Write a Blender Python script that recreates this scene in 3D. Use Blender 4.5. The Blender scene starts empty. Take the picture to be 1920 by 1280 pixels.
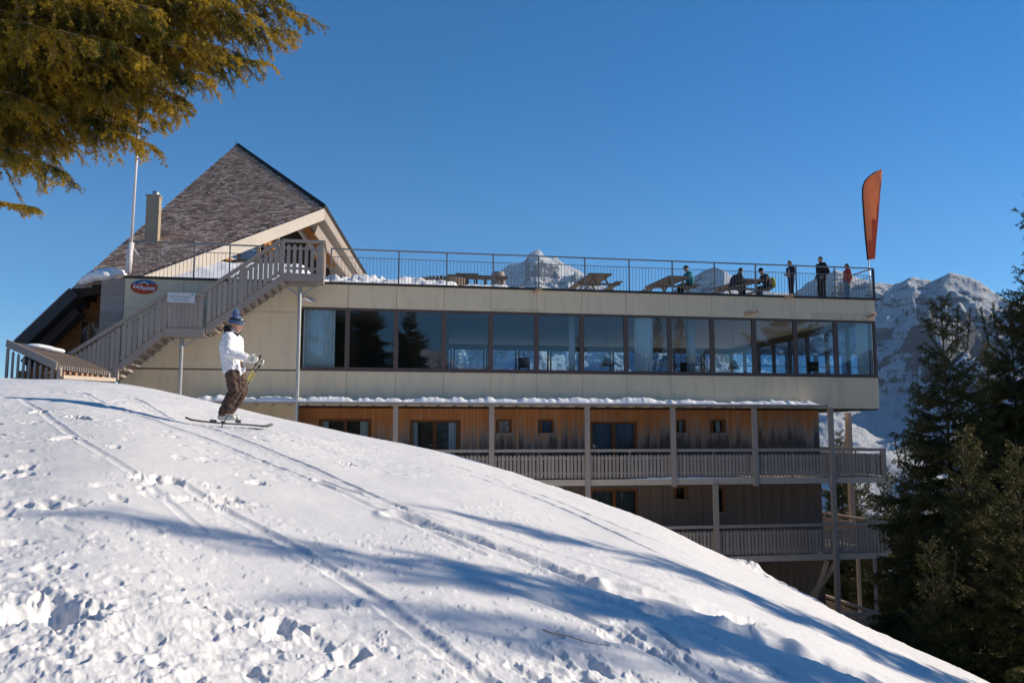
import bpy, math, random
import numpy as np
from mathutils import Vector, Matrix
random.seed(7); rng = np.random.default_rng(7)
C = bpy.context.scene.collection
scene = bpy.context.scene
R = math.radians

# ------------------------------------------------------------------ camera, sky, sun, exposure
FPX = 1600.0                      # focal length in pixels of the 1920 px photograph
PITCH = math.atan(175 / FPX)
cam_d = bpy.data.cameras.new('camera'); cam = bpy.data.objects.new('camera', cam_d); C.objects.link(cam)
cam_d.sensor_width = 36; cam_d.lens = 36 * FPX / 1920
cam_d.clip_start = 0.05; cam_d.clip_end = 60000
cam.location = (0, 0, 0); cam.rotation_euler = (R(90) + PITCH, 0, 0)
scene.camera = cam

SUN_EL, SUN_AZ = R(24), R(12.5)     # azimuth measured from +X towards +Y (behind the facade)
world = bpy.data.worlds.new("World"); scene.world = world; world.use_nodes = True
nt = world.node_tree; nt.nodes.clear()
sky = nt.nodes.new('ShaderNodeTexSky'); sky.sky_type = 'NISHITA'; sky.sun_disc = False
sky.sun_elevation = SUN_EL; sky.sun_rotation = R(90) - SUN_AZ
sky.altitude = 2200; sky.air_density = 1.0; sky.dust_density = 0.15; sky.ozone_density = 3.0
hsv = nt.nodes.new('ShaderNodeHueSaturation'); hsv.inputs['Saturation'].default_value = 1.38
bg = nt.nodes.new('ShaderNodeBackground'); bg.inputs[1].default_value = 0.084
out = nt.nodes.new('ShaderNodeOutputWorld')
nt.links.new(sky.outputs[0], hsv.inputs['Color']); nt.links.new(hsv.outputs[0], bg.inputs[0]); nt.links.new(bg.outputs[0], out.inputs[0])

sun_d = bpy.data.lights.new('sun', 'SUN'); sun_d.energy = 4.3; sun_d.angle = R(0.55); sun_d.color = (1.0, 0.87, 0.70)
sun = bpy.data.objects.new('sun', sun_d); C.objects.link(sun)
SD = Vector((math.cos(SUN_EL) * math.cos(SUN_AZ), math.cos(SUN_EL) * math.sin(SUN_AZ), math.sin(SUN_EL)))
sun.rotation_euler = SD.to_track_quat('Z', 'Y').to_euler(); sun.location = (30, 10, 30)
scene.view_settings.view_transform = 'Standard'; scene.view_settings.look = 'None'
scene.view_settings.exposure = 0.78; scene.view_settings.gamma = 1; scene.view_settings.use_curve_mapping = False

# ------------------------------------------------------------------ calibration helpers
def ray(px, py):
    x = (px - 960) / FPX; u = (640 - py) / FPX
    return Vector((x, math.cos(PITCH) - math.sin(PITCH) * u, math.sin(PITCH) + math.cos(PITCH) * u))
def at(px, py, depth):
    r = ray(px, py); return r * (depth / r.y)
ANG = R(9.9); O = Vector(((1646 - 960) / FPX * 33.2, 33.2, 0))
U = Vector((math.cos(ANG), math.sin(ANG), 0)); V = Vector((-math.sin(ANG), math.cos(ANG), 0))
def W(x, y, z): return O + U * x + V * y + Vector((0, 0, z))         # facade frame -> world
def L(px, py, y=0.0):                                                # pixel on the facade-parallel plane -> (x, z)
    r = ray(px, py); k = (y + O.dot(V)) / r.dot(V); P = r * k
    return (P - O).dot(U), P.z

# ------------------------------------------------------------------ numpy noise
def _h(ix, iy, s):
    n = (ix.astype(np.int64) * 374761393 + iy.astype(np.int64) * 668265263 + s * 974634777) & 0xFFFFFFFF
    n = ((n ^ (n >> 13)) * 1274126177) & 0xFFFFFFFF
    return ((n ^ (n >> 16)) & 0xFFFF) / 65535.0
def vnoise(x, y, s=0):
    xi = np.floor(x); yi = np.floor(y); fx = x - xi; fy = y - yi
    fx = fx * fx * fx * (fx * (fx * 6 - 15) + 10); fy = fy * fy * fy * (fy * (fy * 6 - 15) + 10)
    a = _h(xi, yi, s); b = _h(xi + 1, yi, s); c = _h(xi, yi + 1, s); d = _h(xi + 1, yi + 1, s)
    return (a + (b - a) * fx + (c - a) * fy + (a - b - c + d) * fx * fy) * 2 - 1
def fbm(x, y, o=4, s=0, g=0.5):
    t = 0; a = 1
    for i in range(o):
        t = t + a * vnoise(x, y, s + i); a *= g; x, y = (x * 1.6 + y * 1.2) + 3.1, (y * 1.6 - x * 1.2) - 1.7
    return t
def ridged(x, y, o=5, s=0, g=0.5):
    t = 0; a = 1
    for i in range(o):
        t = t + a * (1 - 2 * np.abs(vnoise(x, y, s + i))); a *= g; x, y = (x * 1.6 + y * 1.2) + 3.1, (y * 1.6 - x * 1.2) - 1.7
    return t
def sstep(a, b, x):
    t = np.clip((x - a) / (b - a), 0, 1); return t * t * (3 - 2 * t)

# ------------------------------------------------------------------ object helpers
def tag(o, label=None, cat=None, group=None, kind=None):
    if label: o['label'] = label
    if cat: o['category'] = cat
    if group: o['group'] = group
    if kind: o['kind'] = kind
    return o
def empty(name, loc, rz=0.0):
    o = bpy.data.objects.new(name, None); C.objects.link(o); o.location = loc; o.rotation_euler = (0, 0, rz)
    o.empty_display_size = 0.3; return o
def link_mesh(name, me, mats, parent=None, smooth=False, loc=None):
    for m in (mats if isinstance(mats, (list, tuple)) else [mats]): me.materials.append(m)
    o = bpy.data.objects.new(name, me); C.objects.link(o)
    if parent: o.parent = parent
    if loc is not None: o.location = loc
    if smooth: me.polygons.foreach_set('use_smooth', [True] * len(me.polygons))
    return o
def np_mesh(name, verts, faces, fs):
    """verts Nx3, faces flat (M x fs)"""
    me = bpy.data.meshes.new(name); verts = np.asarray(verts, np.float32); faces = np.asarray(faces, np.int32)
    me.vertices.add(len(verts)); me.vertices.foreach_set('co', verts.ravel())
    n = len(faces); me.loops.add(n * fs); me.polygons.add(n)
    me.loops.foreach_set('vertex_index', faces.ravel())
    me.polygons.foreach_set('loop_start', np.arange(n, dtype=np.int32) * fs)
    me.update(calc_edges=True); me.validate(); return me
def copy_tree(o, parent=None):
    c = o.copy(); C.objects.link(c); c.parent = parent
    for ch in [k for k in bpy.data.objects if k.parent == o]: copy_tree(ch, c)
    return c

class MB:
    def __init__(s): s.v = []; s.f = []
    def add(s, vs, fs):
        n = len(s.v); s.v += [tuple(v) for v in vs]; s.f += [tuple(i + n for i in f) for f in fs]; return s
    def bx(s, x0, x1, y0, y1, z0, z1):
        return s.add([(x0, y0, z0), (x1, y0, z0), (x1, y1, z0), (x0, y1, z0), (x0, y0, z1), (x1, y0, z1), (x1, y1, z1), (x0, y1, z1)],
                     [(0, 3, 2, 1), (4, 5, 6, 7), (0, 1, 5, 4), (1, 2, 6, 5), (2, 3, 7, 6), (3, 0, 4, 7)])
    def bar(s, a, b, w, h, up=(0, 0, 1)):
        a = Vector(a); b = Vector(b); d = (b - a).normalized(); up = Vector(up)
        sx = d.cross(up)
        if sx.length < 1e-4: sx = d.cross(Vector((0, 1, 0)))
        sx.normalize(); sz = sx.cross(d).normalized(); sx *= w / 2; sz *= h / 2
        vs = [a - sx - sz, a + sx - sz, a + sx + sz, a - sx + sz, b - sx - sz, b + sx - sz, b + sx + sz, b - sx + sz]
        return s.add(vs, [(0, 1, 2, 3), (7, 6, 5, 4), (0, 4, 5, 1), (1, 5, 6, 2), (2, 6, 7, 3), (3, 7, 4, 0)])
    def tube(s, pts, rs, n=8, cap=True):
        pts = [Vector(p) for p in pts]
        if not isinstance(rs, (list, tuple)): rs = [rs] * len(pts)
        ring = []; prev = None; base = len(s.v)
        for i, p in enumerate(pts):
            d = (pts[min(i + 1, len(pts) - 1)] - pts[max(i - 1, 0)]).normalized()
            if prev is None:
                q = Vector((0, 0, 1)) if abs(d.z) < .9 else Vector((1, 0, 0)); sx = d.cross(q).normalized()
            else:
                sx = (prev - d * prev.dot(d)).normalized()
            prev = sx; sy = d.cross(sx)
            for k in range(n):
                t = 2 * math.pi * k / n; s.v.append(tuple(p + (sx * math.cos(t) + sy * math.sin(t)) * rs[i]))
        for i in range(len(pts) - 1):
            for k in range(n):
                a = base + i * n + k; b = base + i * n + (k + 1) % n; s.f.append((a, b, b + n, a + n))
        if cap:
            s.f.append(tuple(base + k for k in reversed(range(n)))); m = base + (len(pts) - 1) * n; s.f.append(tuple(m + k for k in range(n)))
        return s
    def cap(s, a, b, ra, rb, n=12):           # tapered capsule (closed)
        a = Vector(a); b = Vector(b); d = b - a; l = max(d.length, 1e-5); d = d / l
        P = []; Q = []
        for t in (-1, -.86, -.5, -.1): P.append(a + d * (t * ra)); Q.append(max(ra * math.sqrt(max(0, 1 - t * t)), 1e-4))
        for t in (.1, .5, .86, 1): P.append(b + d * (t * rb)); Q.append(max(rb * math.sqrt(max(0, 1 - t * t)), 1e-4))
        q = Vector((0, 0, 1)) if abs(d.z) < .9 else Vector((1, 0, 0)); sx = d.cross(q).normalized(); sy = d.cross(sx)
        base = len(s.v)
        for p, r in zip(P, Q):
            for k in range(n):
                t = 2 * math.pi * k / n; s.v.append(tuple(p + (sx * math.cos(t) + sy * math.sin(t)) * r))
        for i in range(len(P) - 1):
            for k in range(n):
                u = base + i * n + k; w = base + i * n + (k + 1) % n; s.f.append((u, w, w + n, u + n))
        s.f.append(tuple(base + k for k in reversed(range(n)))); m = base + (len(P) - 1) * n; s.f.append(tuple(m + k for k in range(n)))
        return s
    def ell(s, c, rx, ry, rz, rot=None, n=14, m=9):
        c = Vector(c); M = rot or Matrix.Identity(3); base = len(s.v)
        for i in range(1, m):
            ph = math.pi * i / m
            for k in range(n):
                t = 2 * math.pi * k / n
                s.v.append(tuple(c + M @ Vector((rx * math.sin(ph) * math.cos(t), ry * math.sin(ph) * math.sin(t), -rz * math.cos(ph)))))
        bot = len(s.v); s.v.append(tuple(c + M @ Vector((0, 0, -rz)))); top = bot + 1; s.v.append(tuple(c + M @ Vector((0, 0, rz))))
        for i in range(m - 2):
            for k in range(n):
                u = base + i * n + k; w = base + i * n + (k + 1) % n; s.f.append((u, w, w + n, u + n))
        for k in range(n):
            s.f.append((bot, base + (k + 1) % n, base + k)); q = base + (m - 2) * n; s.f.append((top, q + k, q + (k + 1) % n))
        return s
    def prism(s, poly, y0, y1):               # polygon in xz extruded along y
        n = len(poly); vs = [(x, y0, z) for x, z in poly] + [(x, y1, z) for x, z in poly]
        ar = sum(poly[i][0] * poly[(i + 1) % n][1] - poly[(i + 1) % n][0] * poly[i][1] for i in range(n))
        idx = list(range(n)) if ar > 0 else list(reversed(range(n)))
        fs = [tuple(idx), tuple(n + i for i in reversed(idx))]
        for q in range(n):
            a = idx[q]; b = idx[(q + 1) % n]; fs.append((a, a + n, b + n, b))
        return s.add(vs, fs)
    def slab(s, pts, off):                    # polygon in 3D thickened by vector off
        n = len(pts); off = Vector(off); vs = [Vector(p) for p in pts] + [Vector(p) + off for p in pts]
        fs = [tuple(range(n)), tuple(n + i for i in reversed(range(n)))] + [(i, i + n, (i + 1) % n + n, (i + 1) % n) for i in range(n)]
        return s.add(vs, fs)
    def mesh(s, name):
        me = bpy.data.meshes.new(name); me.from_pydata(s.v, [], s.f); me.update(); return me
    def build(s, name, mat, parent=None, smooth=False, loc=None):
        return link_mesh(name, s.mesh(name), mat, parent, smooth, loc)
    def fused(s, name, mat, parent=None, voxel=.01, smooth_it=3, loc=None, fold=0):   # union by voxel remesh -> ONE continuous surface
        me = s.mesh(name); o = bpy.data.objects.new(name + '_tmp', me); C.objects.link(o)
        m = o.modifiers.new('r', 'REMESH'); m.mode = 'VOXEL'; m.voxel_size = voxel
        if smooth_it:
            k = o.modifiers.new('s', 'SMOOTH'); k.iterations = smooth_it; k.factor = .5
        dg = bpy.context.evaluated_depsgraph_get()
        nm = bpy.data.meshes.new_from_object(o.evaluated_get(dg)); bpy.data.objects.remove(o); bpy.data.meshes.remove(me)
        nm.name = name; nm.materials.clear()
        if fold:
            from mathutils import noise as mn
            for v in nm.vertices:
                c = v.co; a = mn.noise(Vector((c.x * 9, c.y * 9, c.z * 17 + c.x * 8))); b = mn.noise(Vector((c.x * 20 + 5, c.y * 20, c.z * 28)))
                v.co = c + v.normal * fold * ((1 - 2 * abs(a)) * .9 + .35 * b)
        return link_mesh(name, nm, mat, parent, True, loc)

# ------------------------------------------------------------------ materials
class NT:
    def __init__(s, name):
        s.m = bpy.data.materials.new(name); s.m.use_nodes = True; s.t = s.m.node_tree; s.t.nodes.clear()
        s.out = s.n('ShaderNodeOutputMaterial'); s.b = s.n('ShaderNodeBsdfPrincipled'); s.l(s.b.outputs[0], s.out.inputs[0])
    def n(s, t, **k):
        x = s.t.nodes.new(t)
        for a, b in k.items(): setattr(x, a, b)
        return x
    def l(s, a, b): s.t.links.new(a, b)
    def coord(s, kind='Object', scale=(1, 1, 1)):
        tc = s.n('ShaderNodeTexCoord'); mp = s.n('ShaderNodeMapping'); mp.inputs['Scale'].default_value = scale
        s.l(tc.outputs[kind], mp.inputs[0]); return mp.outputs[0]
    def noise(s, vec, scale, detail=4, rough=.55):
        x = s.n('ShaderNodeTexNoise'); x.inputs['Scale'].default_value = scale; x.inputs['Detail'].default_value = detail; x.inputs['Roughness'].default_value = rough
        s.l(vec, x.inputs['Vector']); return x.outputs['Fac']
    def ramp(s, fac, stops):
        r = s.n('ShaderNodeValToRGB'); e = r.color_ramp.elements
        while len(e) < len(stops): e.new(.5)
        for i, (p, c) in enumerate(stops): e[i].position = p; e[i].color = (*c, 1) if len(c) == 3 else c
        s.l(fac, r.inputs[0]); return r.outputs[0]
    def mix(s, fac, a, b, mode='MIX'):
        x = s.n('ShaderNodeMix', data_type='RGBA', blend_type=mode)
        for i, v in ((6, a), (7, b)):
            if isinstance(v, tuple): x.inputs[i].default_value = (*v, 1)
            else: s.l(v, x.inputs[i])
        if isinstance(fac, (int, float)): x.inputs[0].default_value = fac
        else: s.l(fac, x.inputs[0])
        return x.outputs[2]
    def math(s, op, a, b=None, c=None):
        x = s.n('ShaderNodeMath', operation=op)
        for i, v in enumerate((a, b, c)):
            if v is None: continue
            if isinstance(v, (int, float)): x.inputs[i].default_value = v
            else: s.l(v, x.inputs[i])
        return x.outputs[0]
    def bump(s, h, strength=.3, dist=.01):
        b = s.n('ShaderNodeBump'); b.inputs['Strength'].default_value = strength; b.inputs['Distance'].default_value = dist
        s.l(h, b.inputs['Height']); s.l(b.outputs[0], s.b.inputs['Normal'])
    def col(s, c):
        if isinstance(c, tuple): s.b.inputs['Base Color'].default_value = (*c, 1)
        else: s.l(c, s.b.inputs['Base Color'])
    def rough(s, r, spec=None, metal=None):
        s.b.inputs['Roughness'].default_value = r
        if spec is not None: s.b.inputs['Specular IOR Level'].default_value = spec
        if metal is not None: s.b.inputs['Metallic'].default_value = metal

def simple(name, c, rough=.6, var=.25, scale=6, spec=.3, metal=0, bump=0, stretch=(1, 1, 1)):
    m = NT(name); v = m.coord('Object', stretch); f = m.noise(v, scale, 5)
    m.col(m.mix(f, tuple(x * (1 - var) for x in c), tuple(min(1, x * (1 + var)) for x in c))); m.rough(rough, spec, metal)
    if bump: m.bump(m.noise(v, scale * 4, 4), bump, .01)
    return m.m
def wood(name, c, c2, rough=.8, grain=(9, 9, 1.2), plank=None, scale=3):
    """c = clean colour, c2 = weathered colour, grain direction by stretch"""
    m = NT(name); v = m.coord('Object', grain); f = m.noise(v, scale, 6, .6); f2 = m.noise(m.coord(), 1.1, 3)
    ri = m.n('ShaderNodeNewGeometry').outputs['Random Per Island']
    k = m.math('ADD', m.math('MULTIPLY', f, .75), m.math('MULTIPLY_ADD', ri, .35, -.12))
    base = m.mix(k, c2, c); base = m.mix(m.math('MULTIPLY', f2, .35), base, tuple(x * .55 for x in c2))
    m.col(base); m.rough(rough, .2); m.bump(f, .4, .008); return m.m

def snow_mat(name, c=(.70, .693, .69)):
    m = NT(name); v = m.coord(); f = m.noise(v, 1.3, 4); f2 = m.noise(v, 28, 5, .65); f3 = m.noise(v, 110, 6, .75)
    m.col(m.mix(f, tuple(x * .93 for x in c), tuple(min(.9, x * 1.04) for x in c))); m.rough(.62, .25)
    m.bump(m.math('ADD', f2, m.math('MULTIPLY', f3, .55)), .38, .012); return m.m
M = {}
M['snow'] = snow_mat('snow')
M['snow_heap'] = snow_mat('snow_heap', (.80, .81, .83))
def fol(name, a, b, c, trn=.28, ns=.9):
    m = NT(name); g = m.n('ShaderNodeNewGeometry'); ri = g.outputs['Random Per Island']; f = m.noise(m.coord(), ns, 4)
    x = m.mix(ri, a, b); x = m.mix(m.ramp(f, [(.42, (0, 0, 0)), (.66, (1, 1, 1))]), x, c)
    m.col(x); m.rough(.55, .25)
    tr = m.n('ShaderNodeBsdfTranslucent'); m.l(x, tr.inputs[0]); ms = m.n('ShaderNodeMixShader'); ms.inputs[0].default_value = trn
    m.l(m.b.outputs[0], ms.inputs[1]); m.l(tr.outputs[0], ms.inputs[2]); m.l(ms.outputs[0], m.out.inputs[0]); return m.m
M['needles'] = fol('spruce_needles', (.036, .046, .013), (.070, .075, .020), (.10, .085, .024))  # third tone paints golden highlights into the needles in noise patches
M['needles_sunlit_tint'] = fol('sunlit_tint_spruce_needles', (.31, .225, .02), (.56, .36, .03), (.045, .062, .014), .42, 3.5)  # sunlit gold and shaded dark green gaps are put into the needle colour
M['bark'] = simple('bark', (.10, .07, .05), .9, .5, 14, .1, bump=.5, stretch=(1, 1, .3))
M['twig'] = simple('twig_bark', (.34, .25, .18), .85, .4, 20, .1)
M['grey_wood'] = wood('weathered_grey_wood', (.50, .43, .37), (.26, .22, .19))
M['grey_wood_h'] = wood('weathered_grey_boards', (.47, .40, .345), (.25, .21, .185), grain=(1.2, 9, 9))
M['pale_wood'] = wood('pale_wood', (.62, .54, .45), (.40, .34, .28), grain=(1.5, 9, 9))
M['table_wood'] = wood('table_wood', (.24, .18, .12), (.13, .10, .07), grain=(9, 1.2, 9))
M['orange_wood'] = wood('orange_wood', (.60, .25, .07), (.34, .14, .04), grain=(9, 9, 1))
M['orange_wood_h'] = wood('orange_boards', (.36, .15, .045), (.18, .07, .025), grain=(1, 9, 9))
M['white_board'] = wood('whitewashed_board', (.66, .60, .52), (.48, .42, .35), grain=(1.5, 1.5, 1.5))
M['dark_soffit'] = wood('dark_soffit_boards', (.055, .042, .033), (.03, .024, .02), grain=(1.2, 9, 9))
M['frame'] = simple('brown_window_frame', (.10, .07, .06), .5, .25, 5, .4)
M['frame_wood'] = wood('oiled_window_wood', (.30, .135, .05), (.15, .07, .03))
M['black_edge'] = simple('dark_metal_edge', (.03, .032, .032), .5, .3, 8, .4)
M['steel'] = simple('galvanised_steel', (.42, .42, .41), .38, .2, 6, .5, .75)
M['rail_metal'] = simple('painted_rail_metal', (.22, .22, .215), .45, .2, 6, .5, .3)
M['flag_pole'] = simple('painted_pole', (.62, .58, .58), .4, .1, 5, .5)
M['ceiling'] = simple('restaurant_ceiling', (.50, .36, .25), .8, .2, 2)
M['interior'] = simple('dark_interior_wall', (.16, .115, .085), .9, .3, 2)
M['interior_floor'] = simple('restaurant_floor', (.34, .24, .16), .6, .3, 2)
M['column'] = simple('white_column', (.7, .7, .68), .6, .05, 2)
M['logo_white'] = simple('white_lettering', (.8, .8, .8), .5, .02, 2)
M['dark'] = simple('near_black', (.012, .012, .013), .7, .2, 8)

def beige():
    m = NT('beige_fibre_panels'); v = m.coord(); sp = m.n('ShaderNodeSeparateXYZ'); m.l(v, sp.inputs[0])
    f = m.noise(m.coord('Object', (.25, 1, .8)), 3, 4); g = m.noise(m.coord('Object', (2.2, 1, .5)), 1.6, 6)
    ri = m.n('ShaderNodeNewGeometry').outputs['Random Per Island']
    x = m.mix(f, (.70, .565, .375), (.76, .62, .415)); x = m.mix(m.math('MULTIPLY', ri, .45), x, (.70, .58, .40))
    x = m.mix(m.ramp(g, [(.48, (0, 0, 0)), (.74, (.42, .42, .42))]), x, (.47, .40, .30))
    # rust and peeling just above the windows near the right end, and dirt along the lower seam
    n = m.noise(m.coord('Object', (1.3, 1, 3)), 16, 6, .75); zz = sp.outputs['Z']; xx = sp.outputs['X']
    band = m.math('MULTIPLY', m.math('LESS_THAN', m.math('ABSOLUTE', m.math('SUBTRACT', zz, 4.52)), .2), m.math('LESS_THAN', m.math('ABSOLUTE', m.math('ADD', xx, 1.5)), 1.2))
    band2 = m.math('MULTIPLY', m.math('LESS_THAN', m.math('ABSOLUTE', m.math('SUBTRACT', zz, 4.46)), .1), m.math('LESS_THAN', m.math('ABSOLUTE', m.math('ADD', xx, 14.3)), .9))
    k = m.math('MULTIPLY', m.math('ADD', band, band2), m.ramp(n, [(.48, (0, 0, 0)), (.62, (1, 1, 1))])); k = m.math('MULTIPLY', k, .55)
    x = m.mix(k, x, (.12, .055, .035)); m.col(x); m.rough(.55, .35); m.bump(f, .05, .01); return m.m
M['beige'] = beige()
M['chimney'] = simple('chimney_render', (.34, .28, .20), .8, .15, 3, .2)
def plank_wall():
    m = NT('weathered_larch_cladding'); v = m.coord(); sp = m.n('ShaderNodeSeparateXYZ'); m.l(v, sp.inputs[0])
    ri = m.n('ShaderNodeNewGeometry').outputs['Random Per Island']
    g = m.noise(m.coord('Object', (10, 10, .7)), 2.4, 6, .65); big = m.noise(m.coord('Object', (.9, 1, .5)), 1.1, 4)
    fine = m.noise(m.coord('Object', (16, 1, .6)), 1.5, 3)
    # bleached grey creeps up from below where rain reaches; it reaches higher to the right
    z = sp.outputs['Z']; xx = sp.outputs['X']
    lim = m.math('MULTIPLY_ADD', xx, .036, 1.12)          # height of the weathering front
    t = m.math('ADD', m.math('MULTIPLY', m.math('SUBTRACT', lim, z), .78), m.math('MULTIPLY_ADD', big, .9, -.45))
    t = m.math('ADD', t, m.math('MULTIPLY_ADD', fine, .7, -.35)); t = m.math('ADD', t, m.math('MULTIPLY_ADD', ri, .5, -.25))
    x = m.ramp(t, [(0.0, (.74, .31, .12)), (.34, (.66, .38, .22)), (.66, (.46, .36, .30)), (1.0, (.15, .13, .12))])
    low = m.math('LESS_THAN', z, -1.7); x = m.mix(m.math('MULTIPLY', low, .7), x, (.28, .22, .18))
    x = m.mix(m.math('MULTIPLY', g, .55), x, m.mix(.45, x, (.07, .055, .045))); 
    x = m.mix(m.math('MULTIPLY', m.math('FRACT', m.math('MULTIPLY', ri, 37.3)), .35), x, m.mix(1, x, (.45, .42, .40), 'MULTIPLY'))
    kn = m.n('ShaderNodeTexVoronoi'); kn.inputs['Scale'].default_value = 2.2; m.l(m.coord('Object', (2.4, 2.4, 1)), kn.inputs['Vector'])
    x = m.mix(m.ramp(kn.outputs['Distance'], [(.05, (.7, .7, .7)), (.09, (0, 0, 0))]), x, (.045, .028, .02))
    m.col(x); m.rough(.85, .15); m.bump(g, .4, .006); return m.m
M['cladding'] = plank_wall()
def shingle_mat():
    m = NT('weathered_wood_shingles'); ri = m.n('ShaderNodeNewGeometry').outputs['Random Per Island']; f = m.noise(m.coord(), 1.2, 4); g = m.noise(m.coord(), 30, 3)
    x = m.ramp(ri, [(0, (.27, .175, .125)), (.45, (.56, .385, .29)), (.8, (.72, .54, .43)), (1, (.88, .74, .62))])
    x = m.mix(m.math('MULTIPLY', f, .5), x, (.28, .20, .155)); x = m.mix(m.math('MULTIPLY', g, .35), x, (.45, .36, .30)); m.col(x); m.rough(.85, .15); return m.m
M['shingle'] = shingle_mat()
def glass(name, tint=(.86, .9, .92), refl=1.0, base=.03):
    m = NT(name); m.t.nodes.remove(m.b); tr = m.n('ShaderNodeBsdfTransparent'); tr.inputs[0].default_value = (*tint, 1)
    gl = m.n('ShaderNodeBsdfGlossy'); gl.inputs['Roughness'].default_value = .0; gl.inputs[0].default_value = (.9, .95, 1, 1)
    fr = m.n('ShaderNodeFresnel'); fr.inputs[0].default_value = 1.52; k = m.math('MULTIPLY_ADD', fr.outputs[0], refl, base)
    ms = m.n('ShaderNodeMixShader'); m.l(k, ms.inputs[0]); m.l(tr.outputs[0], ms.inputs[1]); m.l(gl.outputs[0], ms.inputs[2]); m.l(ms.outputs[0], m.out.inputs[0]); return m.m
M['glass'] = glass('window_glass', (.84, .91, .95), .8, .02)
M['glass_far'] = glass('far_window_glass', (.80, .92, 1.0), .5, 0)
def fabric(name, c, sc=40, rough=.85):
    m = NT(name); v = m.coord(); f = m.noise(v, 7, 5); m.col(m.mix(f, tuple(x * .7 for x in c), tuple(min(.9, x * 1.15) for x in c))); m.rough(rough, .15)
    m.bump(m.noise(v, sc, 3), .25, .006); return m.m
def curtain_mat():
    m = NT('curtain_cloth'); m.col((.85, .88, .84)); m.rough(.9, .1); tr = m.n('ShaderNodeBsdfTranslucent'); tr.inputs[0].default_value = (.7, .78, .74, 1)
    ms = m.n('ShaderNodeMixShader'); ms.inputs[0].default_value = .12; m.l(m.b.outputs[0], ms.inputs[1]); m.l(tr.outputs[0], ms.inputs[2]); m.l(ms.outputs[0], m.out.inputs[0]); return m.m
M['curtain'] = curtain_mat()
M['skin'] = simple('skin', (.50, .27, .19), .5, .08, 12, .3)

# ------------------------------------------------------------------ snow slope (height field)
crest = [(-3000, 560), (-1500, 640), (-400, 690), (-100, 702), (0, 709), (100, 708), (200, 714), (300, 731), (400, 755), (500, 777), (560, 791), (700, 822), (830, 848), (950, 884), (1100, 935),
         (1200, 972), (1250, 992), (1340, 1037), (1420, 1073), (1500, 1110), (1560, 1138), (1650, 1187), (1750, 1232), (1860, 1280), (2100, 1405), (2500, 1600), (3500, 1800)]
_cp = np.array([math.atan2(*ray(a, b).xy) for a, b in crest]); _cm = np.array([ray(a, b).z / ray(a, b).xy.length for a, b in crest])
_cp = np.concatenate([[-math.pi, -R(130)], _cp, [R(110), math.pi]]); _cm = np.concatenate([[.0, .12], _cm, [-.33, .0]])
_dp = np.array([-math.pi, -R(60), -R(31), -R(18), 0, R(12), R(24), R(31), R(60), math.pi]); _dd = np.array([24, 25, 24.5, 24.5, 21, 18.5, 17.5, 17, 16, 24.])
GH = 1.6
def crest_m(phi):
    # lightly smoothed interpolation
    return sum(w * np.interp(phi + o, _cp, _cm) for o, w in ((-.04, .1), (-.025, .15), (-.012, .17), (0, .16), (.012, .17), (.025, .15), (.04, .1)))
def ground(x, y):
    x = np.asarray(x, float); y = np.asarray(y, float); rho = np.sqrt(x * x + y * y) + 1e-6; phi = np.arctan2(x, y)
    m = crest_m(phi); D = np.interp(phi, _dp, _dd); t = rho / D
    near = m * rho - GH * (1 - t) ** 2
    ex = rho - D; far = m * rho - (.022 * np.minimum(ex, 12) ** 2 + .53 * np.maximum(ex - 12, 0)) * sstep(0, .01, ex)
    z = np.where(t < 1, near, far)
    # beyond the shoulder the valley side runs out to a floor
    s = sstep(60, 700, rho); z = z * (1 - s) + (-420 - .0 * rho) * s
    # small level stance where the skier stands
    dx_ = x + 4.35; dy_ = y - 13.1; z = z + .17 * dx_ * np.exp(-(dx_ * dx_ + dy_ * dy_) / 1.5)
    return z
def ground_hit(px, py):
    r = ray(px, py); 
    for i in range(1, 4000):
        k = .5 + i * .01 if i < 3000 else 30
        if r.z * k < float(ground(r.x * k, r.y * k)): return Vector((r.x * k, r.y * k, float(ground(r.x * k, r.y * k))))
    return r * 24

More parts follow.
